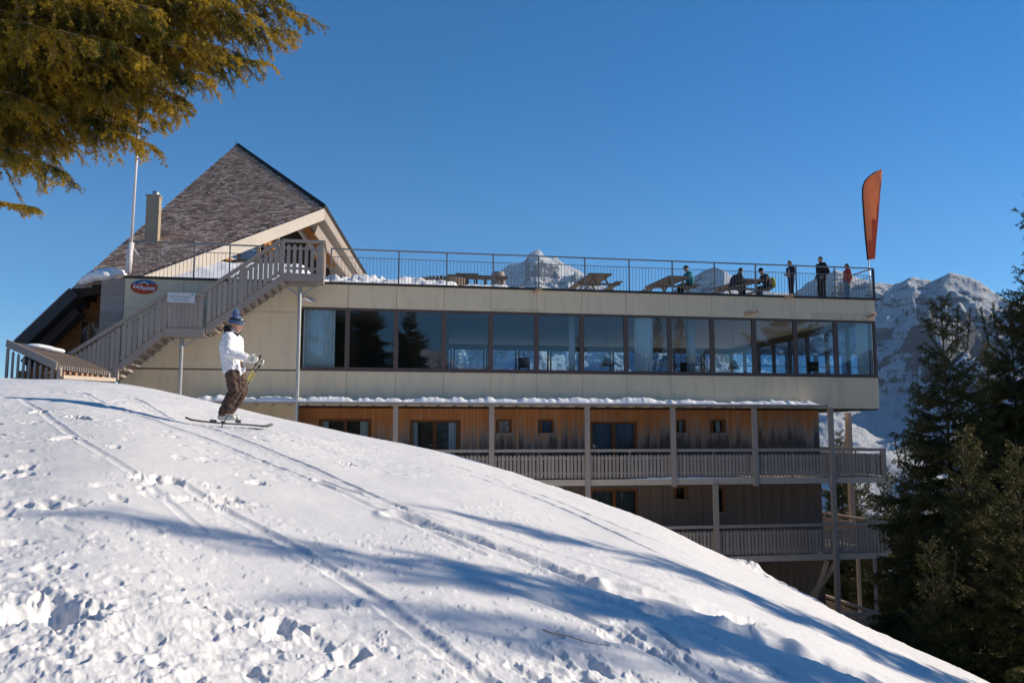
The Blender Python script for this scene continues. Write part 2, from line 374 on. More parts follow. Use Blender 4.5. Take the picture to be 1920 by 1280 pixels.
def build_slope():
    phi = np.concatenate([np.linspace(-math.pi, -R(50), 60)[:-1], np.linspace(-R(50), -R(32.5), 50)[:-1], np.linspace(-R(32.5), R(32.5), 1150), np.linspace(R(32.5), R(50), 50)[1:], np.linspace(R(50), math.pi, 60)[1:]])
    rho = np.concatenate([np.linspace(.05, 2.4, 26)[:-1], 1 / np.linspace(1 / 2.4, 1 / 9., 420)[:-1], np.geomspace(9, 26, 460)[:-1], np.geomspace(26, 60, 60)[:-1], np.geomspace(60, 10000, 60)])
    P, Q = np.meshgrid(phi, rho); X = Q * np.sin(P); Y = Q * np.cos(P); Z = ground(X, Y)
    # projected position, only used to decide which stretch of the slope is trodden or groomed
    cy = Y * math.cos(PITCH) + Z * math.sin(PITCH); cz = -Y * math.sin(PITCH) + Z * math.cos(PITCH); cy = np.maximum(cy, .05)
    PX = 960 + FPX * X / cy; PY = 640 - FPX * cz / cy
    damp = 1 - sstep(28, 50, Q)
    d = np.zeros_like(Z)
    # broad undulation, groomed streaks along the fall line
    d += damp * .035 * fbm(X * .35, Y * .35, 3, 11)
    d += damp * .006 * fbm(X * 2.2, Y * 2.2, 4, 21)
    sx = X * .93 + Y * .36; sy = -X * .36 + Y * .93      # streak frame (runs down to the right)
    d += damp * .004 * fbm(sx * .5, sy * 9, 3, 31) 
    # trampled area lower left
    rough = sstep(-60, 240, (PY - 985) - (PX - 120) * .36 + 60 * fbm(X * 1.3, Y * 1.3, 3, 41)) * sstep(1500, 700, PX) 
    rough = rough * (Q < 14)
    cl = ridged(X * 1.9, Y * 1.9, 5, 51, .55)
    d += rough * (.004 * cl + .009 * fbm(X * 3.4, Y * 3.4, 3, 61, .5) + .005 * fbm(X * 16, Y * 16, 3, 65, .65))
    br = fbm(X * 5.5 + 3, Y * 5.5, 4, 111, .55); d += rough * (.005 * sstep(-.05, .2, br) - .005 * sstep(-.10, -.24, br))
    br2 = fbm(X * 11, Y * 11, 3, 131, .6); d += rough * .004 * sstep(.12, .24, br2)
    d += (Q < 14) * .004 * sstep(.30, .36, fbm(sx * 1.6, sy * 14, 3, 141)) * sstep(0, .5, fbm(X * .7 + 2, Y * .7, 2, 151))
    mid = sstep(.1, .6, fbm(X * .8 + 5, Y * .8, 3, 71)) * (Q < 22) * damp
    d += mid * .006 * fbm(X * 9, Y * 9, 3, 81)
    crumbs = sstep(.52, .8, fbm(X * 13, Y * 13, 2, 91)) * sstep(-.1, .5, fbm(X * .6 + 9, Y * .6 + 4, 3, 95)) * (Q < 20)
    d += crumbs * .007
    # ski tracks and the deep rut
    def track(pts, w, depth, rim=.35, wob=0.):
        W_ = [ground_hit(a, b) for a, b in pts]; nonlocal d
        dist = np.full(X.shape, 9.)
        xs = np.array([p.x for p in W_]); ys = np.array([p.y for p in W_])
        box = (X > xs.min() - 1) & (X < xs.max() + 1) & (Y > ys.min() - 1) & (Y < ys.max() + 1)
        xb = X[box]; yb = Y[box]; db = np.full(xb.shape, 9.); xb2 = xb + wob * fbm(xb * 1.1, yb * 1.1, 3, 7); yb2 = yb + wob * fbm(xb * 1.1, yb * 1.1, 3, 17)
        for i in range(len(xs) - 1):
            ax, ay, bx_, by_ = xs[i], ys[i], xs[i + 1], ys[i + 1]; ll = (bx_ - ax) ** 2 + (by_ - ay) ** 2 + 1e-9
            t = np.clip(((xb2 - ax) * (bx_ - ax) + (yb2 - ay) * (by_ - ay)) / ll, 0, 1)
            db = np.minimum(db, np.hypot(xb2 - ax - t * (bx_ - ax), yb2 - ay - t * (by_ - ay)))
        q = db / w; prof = -np.exp(-q ** 4) + rim * np.exp(-((q - 1.5) / .4) ** 2)
        nz = 1 + .22 * fbm(xb * 8, yb * 8, 3, 27)
        dd = np.zeros(X.shape); dd[box] = depth * prof * nz; d += dd
    track([(150, 735), (300, 792), (420, 838), (520, 880), (640, 925), (760, 975), (900, 1035)], .05, .014, .5)
    track([(250, 745), (420, 812), (560, 872), (680, 922), (800, 968), (960, 1035), (1080, 1076)], .05, .016, .5)
    track([(760, 968), (880, 1008), (1000, 1052), (1120, 1100), (1250, 1142), (1350, 1178), (1450, 1215), (1600, 1270), (1800, 1350)], .15, .07, .35, .05)
    track([(600, 905), (760, 952), (940, 998), (1120, 1060), (1250, 1112), (1400, 1160), (1560, 1222), (1700, 1290)], .06, .02, .5)
    track([(330, 905), (520, 1010), (700, 1120), (860, 1235), (960, 1300)], .06, .02, .3)
    track([(900, 1090), (1080, 1150), (1240, 1235), (1330, 1290)], .05, .022, .4)
    track([(40, 745), (160, 830), (260, 900), (380, 1000)], .04, .008, .4)
    track([(840, 870), (1000, 925), (1200, 1010), (1400, 1100), (1560, 1170)], .04, .02, .4)
    track([(880, 890), (1050, 955), (1230, 1040), (1420, 1130), (1600, 1210)], .04, .02, .4)
    track([(1180, 1110), (1260, 1140), (1340, 1160), (1430, 1190), (1500, 1235), (1560, 1262)], .12, .035, .7, .14)
    # footprints
    def dent(px, py, ln, wd, dp, ang):
        nonlocal d
        p = ground_hit(px, py); r0 = p.xy.length; ph = math.atan2(p.x, p.y)
        i0 = np.searchsorted(rho, r0 - .6); i1 = np.searchsorted(rho, r0 + .6); j0 = np.searchsorted(phi, ph - .6 / r0); j1 = np.searchsorted(phi, ph + .6 / r0)
        xx = X[i0:i1, j0:j1] - p.x; yy = Y[i0:i1, j0:j1] - p.y; c, s_ = math.cos(ang), math.sin(ang)
        a = (xx * c + yy * s_) / ln; b = (-xx * s_ + yy * c) / wd; q = np.sqrt(a * a + b * b) * (1 + .45 * fbm(xx * 11 + px, yy * 11, 3, 3))
        d[i0:i1, j0:j1] += dp * (-np.exp(-q ** 4) + .16 * np.exp(-((q - 1.35) / .3) ** 2))
    for k in range(200):
        px = random.uniform(-60, 1000); py = random.uniform(930, 1330)
        if (py - 960) - (px - 50) * .38 < random.uniform(-80, 120): continue
        dent(px, py, random.uniform(.035, .10), random.uniform(.025, .055), random.uniform(.006, .024), random.uniform(0, 3.1))
    for k in range(60):
        px = random.uniform(-20, 620); py = random.uniform(780, 960)
        dent(px, py, random.uniform(.06, .13), random.uniform(.035, .06), random.uniform(.010, .03), random.uniform(0, 3.1))
    for k in range(26):
        px = random.uniform(1000, 1500); py = random.uniform(1110, 1290)
        dent(px, py, random.uniform(.08, .2), random.uniform(.04, .08), random.uniform(.02, .04), random.uniform(0, 3.1))
    for (px, py, ln) in ((305, 905, .2), (155, 780, .14), (70, 770, .1), (650, 872, .16), (520, 1180, .16), (110, 1150, .22), (65, 1160, .2), (660, 1225, .14), (120, 818, .14), (415, 938, .12)):
        dent(px, py, ln, ln * .5, .07, random.uniform(0, 3.1))
    # lumps of cleared snow along the shoulder
    for (px, py, r_, h_) in ((1395, 1072, .32, .10), (1412, 1074, .2, .08), (1430, 1086, .2, .06), (1465, 1098, .3, .05), (1520, 1120, .3, .05), (75, 716, .7, .1), (120, 720, .5, .08)):
        p = at(px, py, np.interp(math.atan2(*ray(px, py).xy), _dp, _dd)); q = np.hypot(X - p.x, Y - p.y) / r_
        d += h_ * np.exp(-q * q) * (1 + .4 * fbm(X * 7, Y * 7, 3, 5))
    edge = sstep(5, 0, np.abs(Q - np.interp(P, _dp, _dd)))
    d += edge * .018 * fbm(X * 3, Y * 3, 4, 15) * sstep(-R(8), R(4), P)
    # far relief
    d += sstep(200, 1500, Q) * 60 * fbm(X * .0006, Y * .0006, 4, 5)
    Z = Z + d
    nr, nc = X.shape; idx = np.arange(nr * nc).reshape(nr, nc)
    f = np.stack([idx[:-1, :-1], idx[:-1, 1:], idx[1:, 1:], idx[1:, :-1]], -1).reshape(-1, 4)
    me = np_mesh('snow_slope', np.stack([X, Y, Z], -1).reshape(-1, 3), f, 4)
    o = link_mesh('snow_ground', me, M['snow'], None, True); tag(o, 'white snow slope with ski tracks falling to the right', 'snow', kind='structure')
build_slope()

# ------------------------------------------------------------------ mountains
def mountain_mat(name):
    m = NT(name); g = m.n('ShaderNodeNewGeometry'); sp = m.n('ShaderNodeSeparateXYZ'); m.l(g.outputs['Normal'], sp.inputs[0])
    ps = m.n('ShaderNodeSeparateXYZ'); m.l(g.outputs['Position'], ps.inputs[0])
    v = m.coord('Object', (.001, .001, .001)); n = m.noise(v, 24, 12, .74); n2 = m.noise(m.coord('Object', (.0006, .0006, .009)), 5, 8, .65); n3 = m.noise(v, 2.2, 4)
    k = m.math('ADD', m.math('MULTIPLY', sp.outputs['Z'], .95), m.math('MULTIPLY_ADD', n, 1.1, -.55)); k = m.math('ADD', k, m.math('MULTIPLY_ADD', n2, 1.0, -.5))
    k = m.math('ADD', k, m.math('MULTIPLY_ADD', n3, .7, -.35)); k = m.math('ADD', k, m.math('MULTIPLY', m.math('SUBTRACT', 1, m.math('MINIMUM', m.math('MAXIMUM', m.math('DIVIDE', ps.outputs['Z'], 160), 0), 1)), .3)); k = m.math('SUBTRACT', k, m.math('MULTIPLY', m.math('MULTIPLY', m.math('GREATER_THAN', ps.outputs['Z'], 170), m.math('LESS_THAN', ps.outputs['Z'], 420)), .10))
    x = m.ramp(k, [(.40, (.11, .11, .12)), (.49, (.22, .225, .24)), (.53, (.62, .66, .72)), (1, (.82, .85, .88))])
    m.col(x); m.rough(.85, .1); m.bump(m.math('ADD', n, n2), 1.0, 60); return m.m
M['mountain'] = mountain_mat('alpine_snow_and_rock')
def ridge(name, label, sky_pts, rho0, rho1, back, zfoot, seed, amp, freq, pxa, pxb, cols=700, rows=170, strata=0):
    a = np.array([math.atan2(*ray(p, 600).xy) for p, q in sky_pts]); el = np.array([ray(p, q).z / ray(p, q).xy.length for p, q in sky_pts])
    phi = np.linspace(math.atan2(*ray(pxa, 600).xy), math.atan2(*ray(pxb, 600).xy), cols)
    E = np.interp(phi, a, el)
    t = np.concatenate([np.linspace(0, 1, rows), 1 + np.linspace(0, 1, 14)[1:]])
    T, P = np.meshgrid(t, phi, indexing='ij'); EE = np.broadcast_to(E, T.shape)
    rid = rho1 * (1 + .05 * fbm(P * 6, P * 0, 3, seed))
    rho = np.where(T <= 1, rho0 + (rid - rho0) * T, rid + (T - 1) * back)
    top = EE * rid
    prof = np.clip(T, 0, 1) ** 1.35
    Z = zfoot + (top - zfoot) * prof; Z = np.where(T > 1, top - (T - 1) * (top - zfoot) * 1.1, Z)
    X = rho * np.sin(P); Y = rho * np.cos(P)
    w = np.sin(np.clip(T, 0, 1) * math.pi) ** .65 * (T <= 1) * (.15 + .85 * sstep(.42, .8, T)) 
    rd = ridged(X * freq, Y * freq, 7, seed + 3, .5) - .3
    push = amp * rd * w
    Z = Z + push * .9 + (w > 0) * 0
    Z = Z + amp * .16 * fbm(X * freq * 3, Y * freq * 3, 5, seed + 30, .6) * sstep(0, .3, np.minimum(T, 2 - T)) * np.where(T > .93, .45, 1) * sstep(.35, .8, T)
    if strata:
        Z = Z + w * strata * np.sin(Z / strata * .9 + 2 * fbm(X * freq, Y * freq, 3, seed)) * .35
    nr, nc = X.shape; idx = np.arange(nr * nc).reshape(nr, nc)
    f = np.stack([idx[:-1, :-1], idx[:-1, 1:], idx[1:, 1:], idx[1:, :-1]], -1).reshape(-1, 4)
    me = np_mesh(name, np.stack([X, Y, Z], -1).reshape(-1, 3), f, 4); o = link_mesh(name, me, M['mountain'], None, True); tag(o, label, 'mountain', kind='structure'); return o
ridge('mountain_range', 'snowy cliff range at the right behind the spruces',
      [(1200, 640), (1260, 600), (1400, 560), (1430, 545), (1460, 548), (1490, 552), (1520, 535), (1545, 521), (1570, 512), (1600, 516), (1640, 531), (1690, 530), (1705, 524), (1718, 521), (1735, 524), (1752, 531), (1770, 522), (1785, 516), (1800, 517), (1822, 523), (1835, 530),
       (1850, 541), (1880, 558), (1920, 566), (1990, 560), (2100, 520), (2300, 540)], 900, 4000, 1500, -450, 3, 170, .0018, 1150, 2300, 760, 240, 30)
ridge('snow_peak', 'jagged pointed peak seen over the terrace railing',
      [(880, 600), (930, 520), (945, 504), (960, 497), (975, 494), (985, 489), (994, 474), (1004, 467), (1012, 466), (1022, 474), (1030, 480), (1045, 485), (1058, 497), (1080, 508), (1110, 526), (1140, 545), (1190, 575)], 3500, 6500, 1500, -300, 14, 300, .0016, 860, 1210, 420, 160)
ridge('snow_hump', 'white snow shoulder seen behind the people on the terrace',
      [(1200, 590), (1235, 565), (1262, 545), (1290, 525), (1320, 508), (1342, 501), (1360, 506), (1385, 525), (1410, 545), (1450, 575)], 2500, 5200, 1500, -300, 24, 60, .0010, 1190, 1460, 300, 120)
ridge('far_mountains', 'distant low snowy range left of the peak', [(-2600, 700), (-1500, 760), (-600, 800), (300, 800), (600, 700), (900, 600), (1200, 625), (1500, 600)], 4500, 7500, 1500, -300, 44, 300, .0008, -2600, 1500, 500, 100)
def ring_back():
    phi = np.linspace(R(52), R(308), 500); t = np.linspace(0, 1, 90); T, P = np.meshgrid(t, phi, indexing='ij')
    rho = 1800 + 3200 * T; top = 470 + 240 * fbm(P * 4, P * 0, 4, 99); top = top * sstep(R(52), R(75), P) * sstep(R(308), R(285), P)
    X = rho * np.sin(P); Y = rho * np.cos(P); Z = -450 + (top + 450) * T ** 1.2 + 260 * (ridged(X * .0014, Y * .0014, 6, 77) - .3) * np.sin(T * math.pi) ** .6
    nr, nc = X.shape; idx = np.arange(nr * nc).reshape(nr, nc)
    f = np.stack([idx[:-1, :-1], idx[:-1, 1:], idx[1:, 1:], idx[1:, :-1]], -1).reshape(-1, 4)
    me = np_mesh('valley_mountains', np.stack([X, Y, Z], -1).reshape(-1, 3), f, 4); o = link_mesh('valley_mountains', me, M['mountain'], None, True)
    tag(o, 'snowy mountains across the valley mirrored in the restaurant windows', 'mountain', kind='structure')
ring_back()

HAZE = True
if HAZE:
    hb = bpy.data.meshes.new('haze'); X0, X1, Y0, Y1, Z0_, Z1_ = -10500, 10500, -10500, 10500, -700, 2600
    hb.from_pydata([(X0, Y0, Z0_), (X1, Y0, Z0_), (X1, Y1, Z0_), (X0, Y1, Z0_), (X0, Y0, Z1_), (X1, Y0, Z1_), (X1, Y1, Z1_), (X0, Y1, Z1_)], [], [(0, 3, 2, 1), (4, 5, 6, 7), (0, 1, 5, 4), (1, 2, 6, 5), (2, 3, 7, 6), (3, 0, 4, 7)])
    hm = bpy.data.materials.new('haze_air'); hm.use_nodes = True; hn = hm.node_tree; hn.nodes.clear(); pv = hn.nodes.new('ShaderNodeVolumePrincipled'); ho_ = hn.nodes.new('ShaderNodeOutputMaterial'); hn.links.new(pv.outputs[0], ho_.inputs['Volume'])
    pv.inputs['Color'].default_value = (.50, .72, 1, 1); pv.inputs['Density'].default_value = 3.2e-5; pv.inputs['Anisotropy'].default_value = 0.0
    hz = link_mesh('haze', hb, hm); tag(hz, 'thin blue mountain air between the lodge and the far range', 'haze', kind='stuff')
# ------------------------------------------------------------------ restaurant building (local frame: x along facade, y into building, z up from eye level)
ZB = -10.0
bld = empty('restaurant_building', O + Vector((0, 0, ZB)), ANG)
tag(bld, 'long flat roofed building with a beige window storey over weathered timber balconies', 'building')
def P(mb, name, mat, parent=None, smooth=False):
    if parent is None or parent is bld: return mb.build(name, mat, bld, smooth, (0, 0, -ZB))
    return mb.build(name, mat, parent, smooth)
XL, ZT, Z1, Z0, WB, WT = -27.72, 5.28, 1.0, 1.95, 2.26, 4.37
XW = -22.0; NW = 13; WW = -XW / NW; YB = 13.3
# panels: each panel an island of one cladding mesh, seams of 8 mm over a dark core
pw = MB(); g = .006
def panel(x0, x1, z0, z1): pw.bx(x0 + g, x1 - g, -.03, 0, z0 + g, z1 - g)
xs = [XW + i * WW for i in range(NW + 1)]
for i in range(NW):
    panel(xs[i], xs[i + 1], WT + .06, ZT - .02); panel(xs[i], xs[i + 1], Z1, WB - .05)
xl = [XL, XL + 1.9, XL + 3.8, XW]
for i in range(3):
    panel(xl[i], xl[i + 1], Z1 - 1.2, WB - .05); panel(xl[i], xl[i + 1], WB - .05, ZT - 1.05) ; panel(xl[i], xl[i + 1], ZT - 1.05, ZT - .02)
for i in range(8):                                   # right hand end wall
    y0 = i * YB / 8; y1 = y0 + YB / 8
    for z0, z1 in ((Z1, WB - .05), (WT + .06, ZT - .02)): pw.bx(0, .03, y0 + g, y1 - g, z0 + g, z1 - g)
P(pw, 'panel_wall', M['beige'])
core = MB()
core.bx(XL, 0, 0, .18, WT + .06, ZT - .02); core.bx(XL, 0, 0, .18, Z0, WB - .05); core.bx(XL, XW, 0.001, .18, Z1 - 1.2, Z0 - .002); core.bx(XL, XW, .001, .18, WB - .05, WT + .06)
core.bx(-.18, 0, .18, YB, WT + .06, ZT - .02); core.bx(-.18, 0, .18, YB, Z0, WB - .05)
core.bx(XL, -.18, YB - .18, YB, WT + .06, ZT - .02); core.bx(XL, -.18, YB - .18, YB, Z0, WB - .05); core.bx(XL, XL + .18, .18, YB, Z1 - 1.2, ZT - .02)
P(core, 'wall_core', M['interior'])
P(MB().bx(XL, 0, 0.003, YB, Z1 + .002, Z0), 'floor', M['interior_floor'])
P(MB().bx(XL + .18, -.181, .181, YB - .181, 4.62, 5.0), 'ceiling', M['ceiling'])
P(MB().bx(XL, .0, .0, YB, ZT - .018, ZT + .01), 'roof_terrace', M['black_edge'])
P(MB().bx(XL - .02, .06, -.09, -.001, ZT - .012, ZT + .055).bx(.032, .09, -.0, YB, ZT - .012, ZT + .055), 'roof_edge', M['black_edge'])
P(MB().bx(XL + .18, XW - .7, .181, YB - .181, Z0 + .01, 4.6).bx(-21.0, -16.2, 5.5, 5.7, Z0 + .01, 4.6), 'inner_wall', M['interior'])
# dark seam strip under the left windows row
P(MB().bx(XL, XW, -.045, -.031, WB - .075, WB - .03).bx(XW, .04, -.06, -.031, WB - .05, WB), 'seam_strip', M['frame'])

def window_unit(w, h, parent, x, y, z, rz=0, pane='glass', fr='frame', t=.08, name='window', d=.12):
    f = MB(); f.bx(0, w, -d / 2, d / 2, 0, t); f.bx(0, w, -d / 2, d / 2, h - t, h); f.bx(0, t, -d / 2, d / 2, t, h - t); f.bx(w - t, w, -d / 2, d / 2, t, h - t)
    o = f.build(name, M[fr], parent); o.location = (x, y, z); o.rotation_euler = (0, 0, rz)
    MB().bx(t, w - t, -.006, .006, t, h - t).build('pane', M[pane], o); return o
def copy_window(w0, x, y, z, rz=0):
    c = copy_tree(w0, w0.parent); c.location = (x, y, z); c.rotation_euler = (0, 0, rz); return c
H = WT + .06 - WB
w0 = window_unit(WW, H, bld, xs[0], .03, WB - ZB)
for i in range(1, NW): copy_window(w0, xs[i], .03, WB - ZB)
w1 = window_unit(YB / 8 - .04, H, bld, -.09, .2, WB - ZB, R(90), 'glass_far')
for i in range(1, 8): copy_window(w1, -.09, .2 + i * (YB - .4) / 8, WB - ZB, R(90))
for i in range(1, NW): copy_window(w1, xs[i] + .02, YB - .09, WB - ZB)
P(MB().tube([(-8.25, .22, 2.62), (-.2, .22, 2.62)], .013, 6), 'guard_bar', M['black_edge'])
for px in (1295, 1072):
    x, z = L(px, 640, 1.3); P(MB().tube([(x, 1.3, Z0), (x, 1.3, 4.62)], .17 if px > 1200 else .12, 20), 'column', M['column'], None, True)
# spouts sticking out of the fascia
M['spout'] = simple('weathered_spout', (.42, .27, .18), .6, .3, 9)
for px, py, ln, out in ((575, 563, .55, .10), (1006, 545, .22, .16), (1475, 557, .30, .12), (1405, 587, .45, .12), (1632, 592, .28, .10)):
    x, z = L(px, py, 0); sg_ = 1 if px > 900 else -1; m = MB(); a = Vector((x - sg_ * ln / 2, -.04, z - .05)); b = Vector((x + sg_ * ln / 2, -.04 - out - .05, z + .05)); m.tube([a, b], .062, 14)
    o = P(m, 'drain_spout', M['spout'] if px > 900 else M['flag_pole'], None, True); d = (b - a).normalized(); MB().tube([b + d * .001, b + d * .006], .05, 14).build('opening', M['dark'], o)  # near-black end disc stands in for the shade inside the pipe


# soffit under the upper storey
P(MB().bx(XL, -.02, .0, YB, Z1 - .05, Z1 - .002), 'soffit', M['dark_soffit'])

# ---- timber storeys
YWL = 1.0; XR = -2.0
def rect(px0, py0, px1, py1, y=YWL):
    a = L(px0, py0, y); b = L(px1, py1, y); return [a[0], b[0], b[1], a[1]]
FL1, FL2 = -1.55, -4.32
op = []
def opening(px0, py0, px1, py1, kind, floor=None):
    x0, x1, z0, z1 = rect(px0, py0, px1, py1)
    if floor is not None: z0 = floor + .02
    op.append((x0, x1, z0, z1, kind))
opening(600, 785, 693, 850, 'door', FL1); opening(769, 787, 860, 842, 'door', FL1); opening(1106, 790, 1193, 840, 'curtain_door', FL1)
opening(932, 786, 959, 812, 'small'); opening(1012, 786, 1038, 812, 'small'); opening(1266, 786, 1286, 811, 'pale'); opening(1333, 786, 1357, 811, 'pale')
opening(1106, 917, 1196, 970, 'curtain_door', FL2); opening(1263, 911, 1287, 936, 'small'); opening(1341, 913, 1358, 960, 'small')
pl = MB(); x = -26.0; k = 0
while x < XR - .02:
    w = random.choice([.11, .13, .15, .17]); x1 = min(x + w, XR); y0 = YWL - random.choice([.022, .026, .03, .034])
    for (za, zb) in ((FL1 - .05, Z1 - .05), (FL2 - .05, FL1 - .06), (-9.4, FL2 - .06)):
        segs = [(za, zb)]
        for (a, b, c, d_, kd) in op:
            if x1 > a + .02 and x < b - .02:
                ns = []
                for (s0, s1) in segs:
                    if d_ <= s0 or c >= s1: ns.append((s0, s1)); continue
                    if c > s0 + .02: ns.append((s0, c))
                    if d_ < s1 - .02: ns.append((d_, s1))
                segs = ns
        for s0, s1 in segs: pl.bx(x + .004, x1 - .004, y0, YWL, s0, s1)
    x = x1
# right hand return wall
y = YWL
while y < 11:
    pl.bx(XR, XR + .03, y + .004, y + .136, -9.4, Z1 - .05); y += .14
P(pl, 'timber_wall', M['cladding'])
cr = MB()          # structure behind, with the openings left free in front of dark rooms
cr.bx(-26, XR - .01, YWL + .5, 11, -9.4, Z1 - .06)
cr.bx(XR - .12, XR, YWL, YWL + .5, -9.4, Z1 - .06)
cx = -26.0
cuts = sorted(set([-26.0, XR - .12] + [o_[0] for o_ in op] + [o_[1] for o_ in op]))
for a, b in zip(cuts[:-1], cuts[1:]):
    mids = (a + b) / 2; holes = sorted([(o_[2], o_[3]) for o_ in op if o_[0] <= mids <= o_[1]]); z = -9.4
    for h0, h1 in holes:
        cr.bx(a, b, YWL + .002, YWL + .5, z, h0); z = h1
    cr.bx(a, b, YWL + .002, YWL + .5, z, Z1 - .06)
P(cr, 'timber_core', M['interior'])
def curtain_mesh(w, h, waves, amp=.035):
    n = int(waves * 10); vs = []; fs = []
    for j, zz in enumerate((0, h * .5, h)):
        for i in range(n + 1):
            t = i / n; a = amp * (1 + .3 * math.sin(5 * t + j)); vs.append((t * w, a * math.sin(2 * math.pi * waves * t + .3 * math.sin(9 * t) + .2 * j), zz))
    for j in range(2):
        for i in range(n): q = j * (n + 1) + i; fs.append((q, q + 1, q + n + 2, q + n + 1))
    m = MB(); m.add(vs, fs); return m
M['curtain_grey'] = fabric('grey_green_curtain', (.12, .135, .125))
for (a, b, c, d_, kd) in op:
    w = b - a; h = d_ - c; o = empty('opening', (0, 0, 0)); bpy.data.objects.remove(o)
    nm = 'balcony_door' if 'door' in kd else 'window'
    t = .085 if 'door' in kd else .07
    f = MB(); yy0, yy1 = YWL - .05, YWL + .09
    f.bx(a, b, yy0, yy1, d_ - t, d_); f.bx(a, b, yy0, yy1, c, c + t * .6); f.bx(a, a + t, yy0, yy1, c + t * .6, d_ - t); f.bx(b - t, b, yy0, yy1, c + t * .6, d_ - t)
    if 'door' in kd: f.bx((a + b) / 2 - t * .75, (a + b) / 2 + t * .75, yy0 - .004, yy1 - .01, c + t * .6, d_ - t)
    fo = P(f, nm, M['frame_wood'])
    P2 = MB().bx(a + t, b - t, YWL + .02, YWL + .03, c + t * .6, d_ - t); P2.build('pane', M['glass'], fo)
    if nm == 'window': MB().bx(a - .03, b + .03, YWL - .12, YWL - .051, c - .03, c).build('sill', M['steel'], fo)
    cc = []
    if kd == 'curtain_door': cc = [(a + t, (a + b) / 2 - t, 'curtain_grey'), ((a + b) / 2 + t, b - t, 'curtain_grey')]
    elif kd == 'door': cc = [(a + t, a + t + w * .12, 'curtain'), (b - t - w * .15, b - t, 'curtain')]
    elif kd == 'pale': cc = [(a + w * .5, b - t, 'curtain')]
    for (u0, u1, cmn) in cc:
        curtain_mesh(u1 - u0, h - t * 1.7, max(2, (u1 - u0) * 9), .02).build('curtain', M[cmn], fo).location = (u0, YWL + .16, c + t * .7)
x, z = L(972, 764, .6); P(MB().bx(x - .35, x + .35, .5, .62, z - .02, z + .03), 'strip_lamp', M['column'])
x, z = L(1130, 764, .6); x2, _ = L(1197, 764, .6)

# ---- canopy, balconies
can = MB(); can.bx(-25.2, -2.75, -1.0, -.035, 1.06, 1.10); can.bx(-25.2, -2.75, -1.05, -1.0, 1.01, 1.11)
for i in range(40): xx = -25 + i * .56; can.bx(xx, xx + .07, -.98, -.04, 1.0, 1.058)
P(can, 'canopy', M['grey_wood_h'])
PX1 = [-18.62, -15.32, -11.9, -8.72, -5.59, -2.55]
def pickets(m, x0, x1, y, z0, z1, w=.098, pitch=.135, along='x'):
    n = max(1, int((x1 - x0) / pitch)); pitch = (x1 - x0) / n
    for i in range(n):
        c = x0 + (i + .5) * pitch + random.uniform(-.006, .006); zz = z1 + random.uniform(-.01, .01); ww = w / 2 * random.uniform(.94, 1.04)
        pts = [(c - ww, z0 + ww * .6), (c - ww * .6, z0), (c + ww * .6, z0), (c + ww, z0 + ww * .6), (c + ww, zz - ww), (c + ww * .72, zz - ww * .3), (c, zz), (c - ww * .72, zz - ww * .3), (c - ww, zz - ww)]
        q = MB(); yy = y + random.uniform(-.004, .004); q.prism(pts, yy - .012, yy + .012)
        if along == 'y': q.v = [(v[1], v[0], v[2]) for v in q.v]
        m.add(q.v, q.f)
def balcony(fl, cap, bays, yf, xe, ye, name, x_start, pst=True):
    b = MB(); b.bx(x_start, xe - .01, yf + .03, YWL - .04, fl - .06, fl); b.bx(XR + .04, xe - .01, YWL - .04, ye, fl - .06, fl)
    b.bx(x_start, xe, yf - .03, yf + .028, fl - .22, fl - .01); b.bx(xe - .008, xe + .05, yf + .03, ye, fl - .22, fl - .01)
    o = P(b, name, M['pale_wood'])
    for (x0, x1) in bays:
        r = MB(); r.bx(x0, x1, yf - .075, yf + .075, cap - .10, cap); r.bx(x0, x1, yf + .013, yf + .05, fl + .16, fl + .24); r.bx(x0, x1, yf + .013, yf + .05, cap - .36, cap - .29)
        pickets(r, x0 + .02, x1 - .02, yf, fl + .04, cap - .20)
        mx = (x0 + x1) / 2; r.bx(mx - .02, mx + .02, yf + .052, yf + .09, fl, cap - .101)
        r.build('railing', M['grey_wood'], o)
    r = MB(); r.bx(xe - .07, xe + .07, yf + .08, ye, cap - .10, cap - .001); r.bx(xe - .05, xe - .015, yf + .08, ye, fl + .16, fl + .24)
    pickets(r, yf + .1, ye, xe, fl + .04, cap - .20, along='y'); r.build('railing', M['grey_wood'], o)
    r = MB(); r.bx(xe - .075, xe + .075, yf - .08, yf + .07, fl - .02, cap - .002); r.build('corner_post', M['grey_wood'], o)
    return o
YF = -.8
x1b = [-24.9] + PX1 + [-.5]
balcony(FL1, -.50, [(x1b[i] + .06, x1b[i + 1] - .06) for i in range(len(x1b) - 1)], YF, -.44, 6.5, 'balcony', -24.9)
x2b = [-14.0, -11.9, -7.16, -2.55, -.5]
balcony(FL2, -3.22, [(x2b[i] + .06, x2b[i + 1] - .06) for i in range(len(x2b) - 1)], YF, -.44, 6.5, 'balcony', -14.0)
balcony(-7.6, -6.48, [(-4.6, -2.62), (-2.48, -.98)], YF, -.95, 6.5, 'balcony', -4.6)
for i, xx in enumerate(PX1):
    zb = -1.84 if xx < -12 or -9 < xx < -3 else (-4.6 if xx < -10 else -9.3)
    if xx < -18 : zb = -1.84
    P(MB().bx(xx - .085, xx + .085, YF - .12, YF + .02, zb, 1.01), 'balcony_post', M['grey_wood'])
P(MB().bx(-7.16 - .085, -7.16 + .085, YF - .12, YF + .02, -9.3, FL1 - .22), 'balcony_post', M['grey_wood'])
P(MB().bx(-.98 - .05, -.98 + .05, YF - .05, YF + .05, -9.3, FL2 - .221), 'balcony_post', M['grey_wood'])
